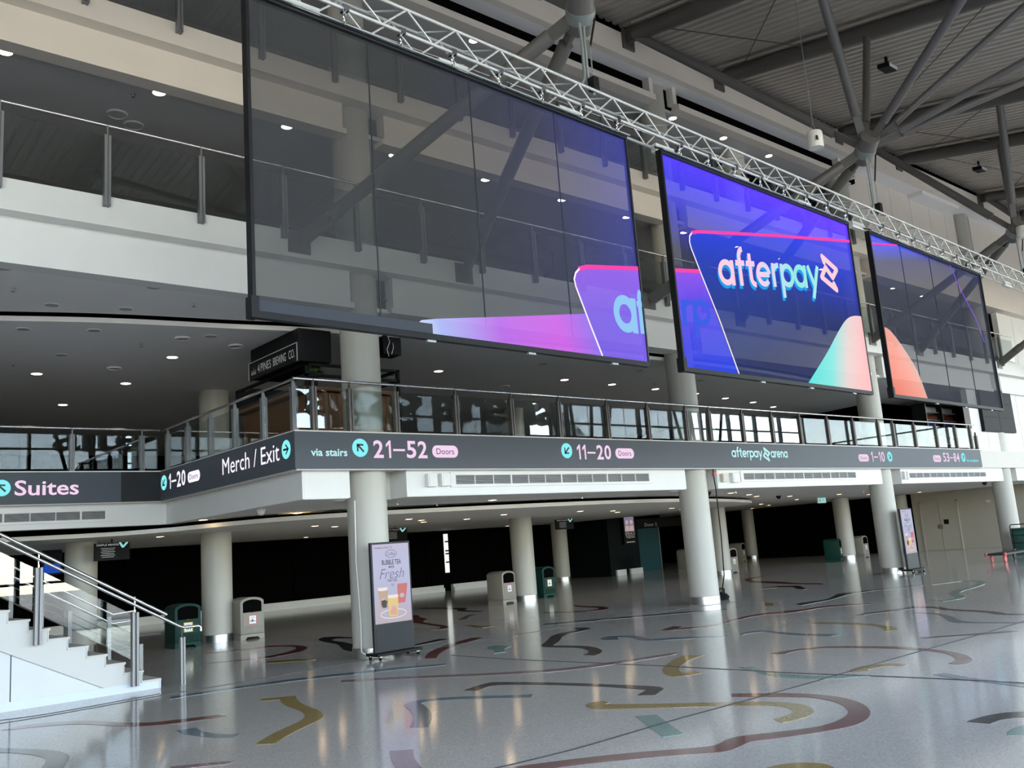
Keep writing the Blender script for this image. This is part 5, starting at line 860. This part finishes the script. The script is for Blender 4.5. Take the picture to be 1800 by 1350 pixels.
def fridge(x0, x1, label, rows):
    y = 15.0; z0, z1 = 4.2, 5.7; t = thing('drink_fridge', ((x0 + x1) / 2, y, 3.7), label, 'fridge', 'drink fridges')
    MB().box(x0, x1, y + .45, y + .5, 3.7, 5.74).build('back', 'fridge_in', t); MB().box(x0 - .05, x0, y, y + .5, 3.7, 5.74).build('side', 'black', t); MB().box(x1, x1 + .05, y, y + .5, 3.7, 5.74).build('side', 'black', t); MB().box(x0, x1, y, y + .5, 3.7, z0).build('base', 'black', t); MB().box(x0, x1, y, y + .5, z1, 5.74).build('top', 'black', t)
    MB().box(x0, x0 + .04, y, y + .03, z0, z1).build('lit_edge', 'box_white', t); emat('fridge_tube', (.9, .95, .9), 6.0) if 'fridge_tube' not in M else None; MB().box(x0 + .04, x0 + .06, y + .02, y + .04, z0, z1).build('light_tube', 'fridge_tube', t)
    n = 5; h = (z1 - z0) / n
    for k in range(n):
        MB().box(x0, x1, y + .03, y + .45, z0 + k * h, z0 + k * h + .025).build('shelf', 'fridge_in', t)
        b0 = None
        for i in range(9):
            p = (x0 + .12 + i * (x1 - x0 - .2) / 8.2, y + .12, z0 + k * h + .026)
            if b0 is None: b0 = MB().lathe([(.035, 0), (.038, .01), (.038, .12), (.014, .16), (.014, .2), (.001, .2)], 10).build('drink_bottle', rows[k], None, at=(0, 0, 0), smooth=True); tag(b0, 'small drink bottle on the %s shelf of the %s' % (('bottom', 'second-lowest', 'middle', 'second-highest', 'top')[k], label.split(' behind')[0]), 'bottle', 'bottles in the drink fridges'); b0.location = p; base = b0['label']; b0['label'] = base + ', first from the left'
            else: dup(b0, None, p)['label'] = base + ', ' + ORD[i] + ' from the left'
fridge(33.55, 34.7, 'left drink fridge behind the end of the long balustrade', ('bottle_d', 'bottle_c', 'bottle_b', 'bottle_a', 'bottle_d')); fridge(34.9, 36.1, 'right drink fridge behind the end of the long balustrade', ('bottle_d', 'bottle_d', 'bottle_b', 'bottle_a', 'bottle_d'))
vp = thing('drink_machine', (36.8, 15.0, 3.7), 'black drink machine with a red white and blue roundel', 'vending machine'); MB().box(36.2, 37.5, 15.0, 15.6, 3.7, 5.74).build('body', 'black', vp, bevel=.02)
def dp(a0, a1): return [(36.75 + .24 * math.cos(math.radians(a)), 14.985, 4.95 + .24 * math.sin(math.radians(a))) for a in range(a0, a1 + 1, 10)]
MB().ngon(dp(10, 190)).build('roundel_red', 'red', vp); MB().ngon([(36.75 + .24 * math.cos(math.radians(a)), 14.983, 4.95 + .24 * math.sin(math.radians(a))) for a in (190, 200, 210, 340, 350, 360, 10)]).build('roundel_white', 'sticker_white', vp); MB().ngon(dp(200, 340)).build('roundel_blue', 'bottle_b', vp)
ws = thing('wall_screen', (35.4, 13.3, 4.43), 'switched-off black video wall on the white wall at far right', 'screen')
MB().box(33.95, 36.85, 13.2, 13.3, 4.42, 6.0).build('housing', 'screen_off', ws)
for i in range(2):
    for j in range(3): MB().box(33.98 + i * 1.43, 35.39 + i * 1.43, 13.185, 13.2, 4.45 + j * .515, 4.955 + j * .515).build('screen_tile', 'screen_off', ws)
cu = thing('stage_curtain', (24.5, 14.6, 10.15), 'black pleated curtain on the top level above the middle screen', 'curtain'); mb = MB(); n = 140
for i in range(n + 1):
    x = 21.6 + i * 5.3 / n; y = 14.6 + .06 * math.sin(i * 1.6); mb.v += [Vector((x, y, 10.15)), Vector((x, y, 12.33))]
mb.f = [(2 * i, 2 * i + 2, 2 * i + 3, 2 * i + 1) for i in range(n)]; mb.build('drape', 'curtain', cu, smooth=True); MB().tube((21.5, 14.6, 12.34), (27, 14.6, 12.34), .02, 8).build('track', 'slat', cu)
b = MB().slab(rrect(21.2, 21.9, 13.8, 14.3, .2), 10.15, 12.36).build('service_riser', 'warm_bounce_paint', None, at=(21.5, 14, 10.15), smooth=True); tag(b, 'cream riser box in front of the top-level curtain', 'riser'); MB().box(21.15, 21.95, 13.75, 14.35, 11.9, 12.0).build('collar', 'white_paint', b)
b = MB().box(15.9, 16.6, 16.4, 16.5, 7.9, 8.6).build('wall_monitor', 'plastic_black', None, at=(16.2, 16.5, 7.9)); tag(b, 'dark monitor in the third-level gap between left and middle screens', 'monitor'); MB().tube((16.25, 16.45, 8.6), (16.25, 16.45, 9.28), .02, 8).build('drop_rod', 'plastic_black', b)

# ------------------------------------------------------------------ things hanging from the roof
def hung(x, y, z, label):
    t = thing('pendant_speaker', (x, y, z), label, 'speaker', 'pendant speakers'); MB().lathe([(.02, z - .16), (.13, z - .16), (.145, z - .13), (.145, z + .13), (.13, z + .16), (.02, z + .16)], 24, (x, y, 0)).build('body', 'speaker_white', t, smooth=True)
    MB().path([(x - .12, y, z + .14), (x, y, z + .36), (x + .12, y, z + .14)], .005, 6).build('bail', 'galv', t); MB().tube((x, y, z + .35), (x, y, roofz(y) + .34), .006, 6).build('wire', 'galv', t); MB().box(x - .145, x - .09, y - .12, y - .1, z - .06, z + .02).build('label_plate', 'frame_dark', t)
hung(15.07, 8.0, 8.71, 'white pendant speaker hanging in front of the second roof node'); hung(26.15, 8.35, 8.97, 'white pendant speaker hanging in front of the third roof node')
for x, y, l in ((21.42, 9.19, 'black floodlight fixed to the roof deck above the middle screen'), (32.0, 11.18, 'black floodlight fixed to the roof deck above the right screen')):
    z = roofz(y) + .32; t = thing('floodlight', (x, y, z), l, 'floodlight', 'roof floodlights'); MB().obox((x - .22, y - .15, z - .36), (.44, 0, 0), (0, .3, .05), (0, 0, .12)).build('head', 'plastic_black', t); MB().obox((x - .2, y - .16, z - .35), (.4, 0, 0), (0, .01, 0), (0, 0, .09)).build('lens', 'box_white', t); MB().box(x - .03, x + .03, y - .03, y + .03, z - .26, z + .02).build('arm', 'plastic_black', t)

# ------------------------------------------------------------------ small things on the floor
ct = thing('flatbed_cart', (31.2, 12.1, 0), 'dark flatbed cart with red corner bumpers at the right edge', 'cart'); MB().box(30.2, 32.5, 11.75, 12.35, .22, .28).build('deck', 'frame_dark', ct, bevel=.01)
for x in (30.22, 32.48):
    for y in (11.77, 12.33): MB().tube((x, y, .2), (x, y, .3), .05, 12).build('bumper', 'wheel_red', ct, smooth=True)
for x, m in ((30.4, 'wheel_red'), (32.2, 'plastic_black')):
    for y in (11.85, 12.25): MB().tube((x, y - .02, .1), (x, y + .02, .1), .1, 18).build('wheel', m, ct, smooth=True)
MB().path([(32.35, 11.8, .28), (32.35, 11.8, 1.05), (32.45, 11.8, 1.1), (32.45, 12.3, 1.1), (32.35, 12.3, 1.05), (32.35, 12.3, .28)], .018, 8).build('push_handle', 'plastic_black', ct, smooth=True)
for z in (.5, .75): MB().tube((32.35, 11.8, z), (32.35, 12.3, z), .012, 8).build('handle_bar', 'plastic_black', ct)
bgm = MB(); 
for i in range(5):
    for j in range(9): pass
bag = thing('cable_bag', (18.25, 13.75, 0), 'black bag of coiled cable on the floor behind the cable column', 'bag'); MB().lathe([(.02, 0), (.24, .0), (.27, .06), (.2, .14), (.08, .18), (.01, .18)], 16, (18.25, 13.8, 0)).build('body', 'plastic_black', bag, smooth=True); MB().path([(18.1, 13.7, .14), (18.15, 13.65, .28), (18.3, 13.65, .25), (18.35, 13.7, .12)], .02, 8).build('strap', 'plastic_black', bag, smooth=True)
cb = MB().path([(17.72, 13.14, 3.1), (17.74, 13.16, 2.9), (17.80, 13.18, 2.6), (17.82, 13.2, 1.5), (17.9, 13.3, .6), (18.05, 13.55, .12)], .014, 8).build('hanging_cable', 'plastic_black', None, at=(17.75, 13.15, 3.1), smooth=True); tag(cb, 'black cable hanging beside the second tall column', 'cable'); MB().box(17.68, 17.78, 13.10, 13.16, 2.93, 3.0).build('plug', 'red', cb)
wc = MB().path([(8.035, 13.38, 2.6), (8.025, 13.40, 1.6), (8.04, 13.36, .6), (8.03, 13.36, .12), (8.12, 13.22, .02), (8.3, 13.15, .015), (8.42, 13.05, .02)], .012, 8).build('white_cable', 'cable_white', None, at=(8.06, 13.4, 0), smooth=True); tag(wc, 'white power cable running down the nearest column to the kiosk', 'cable')
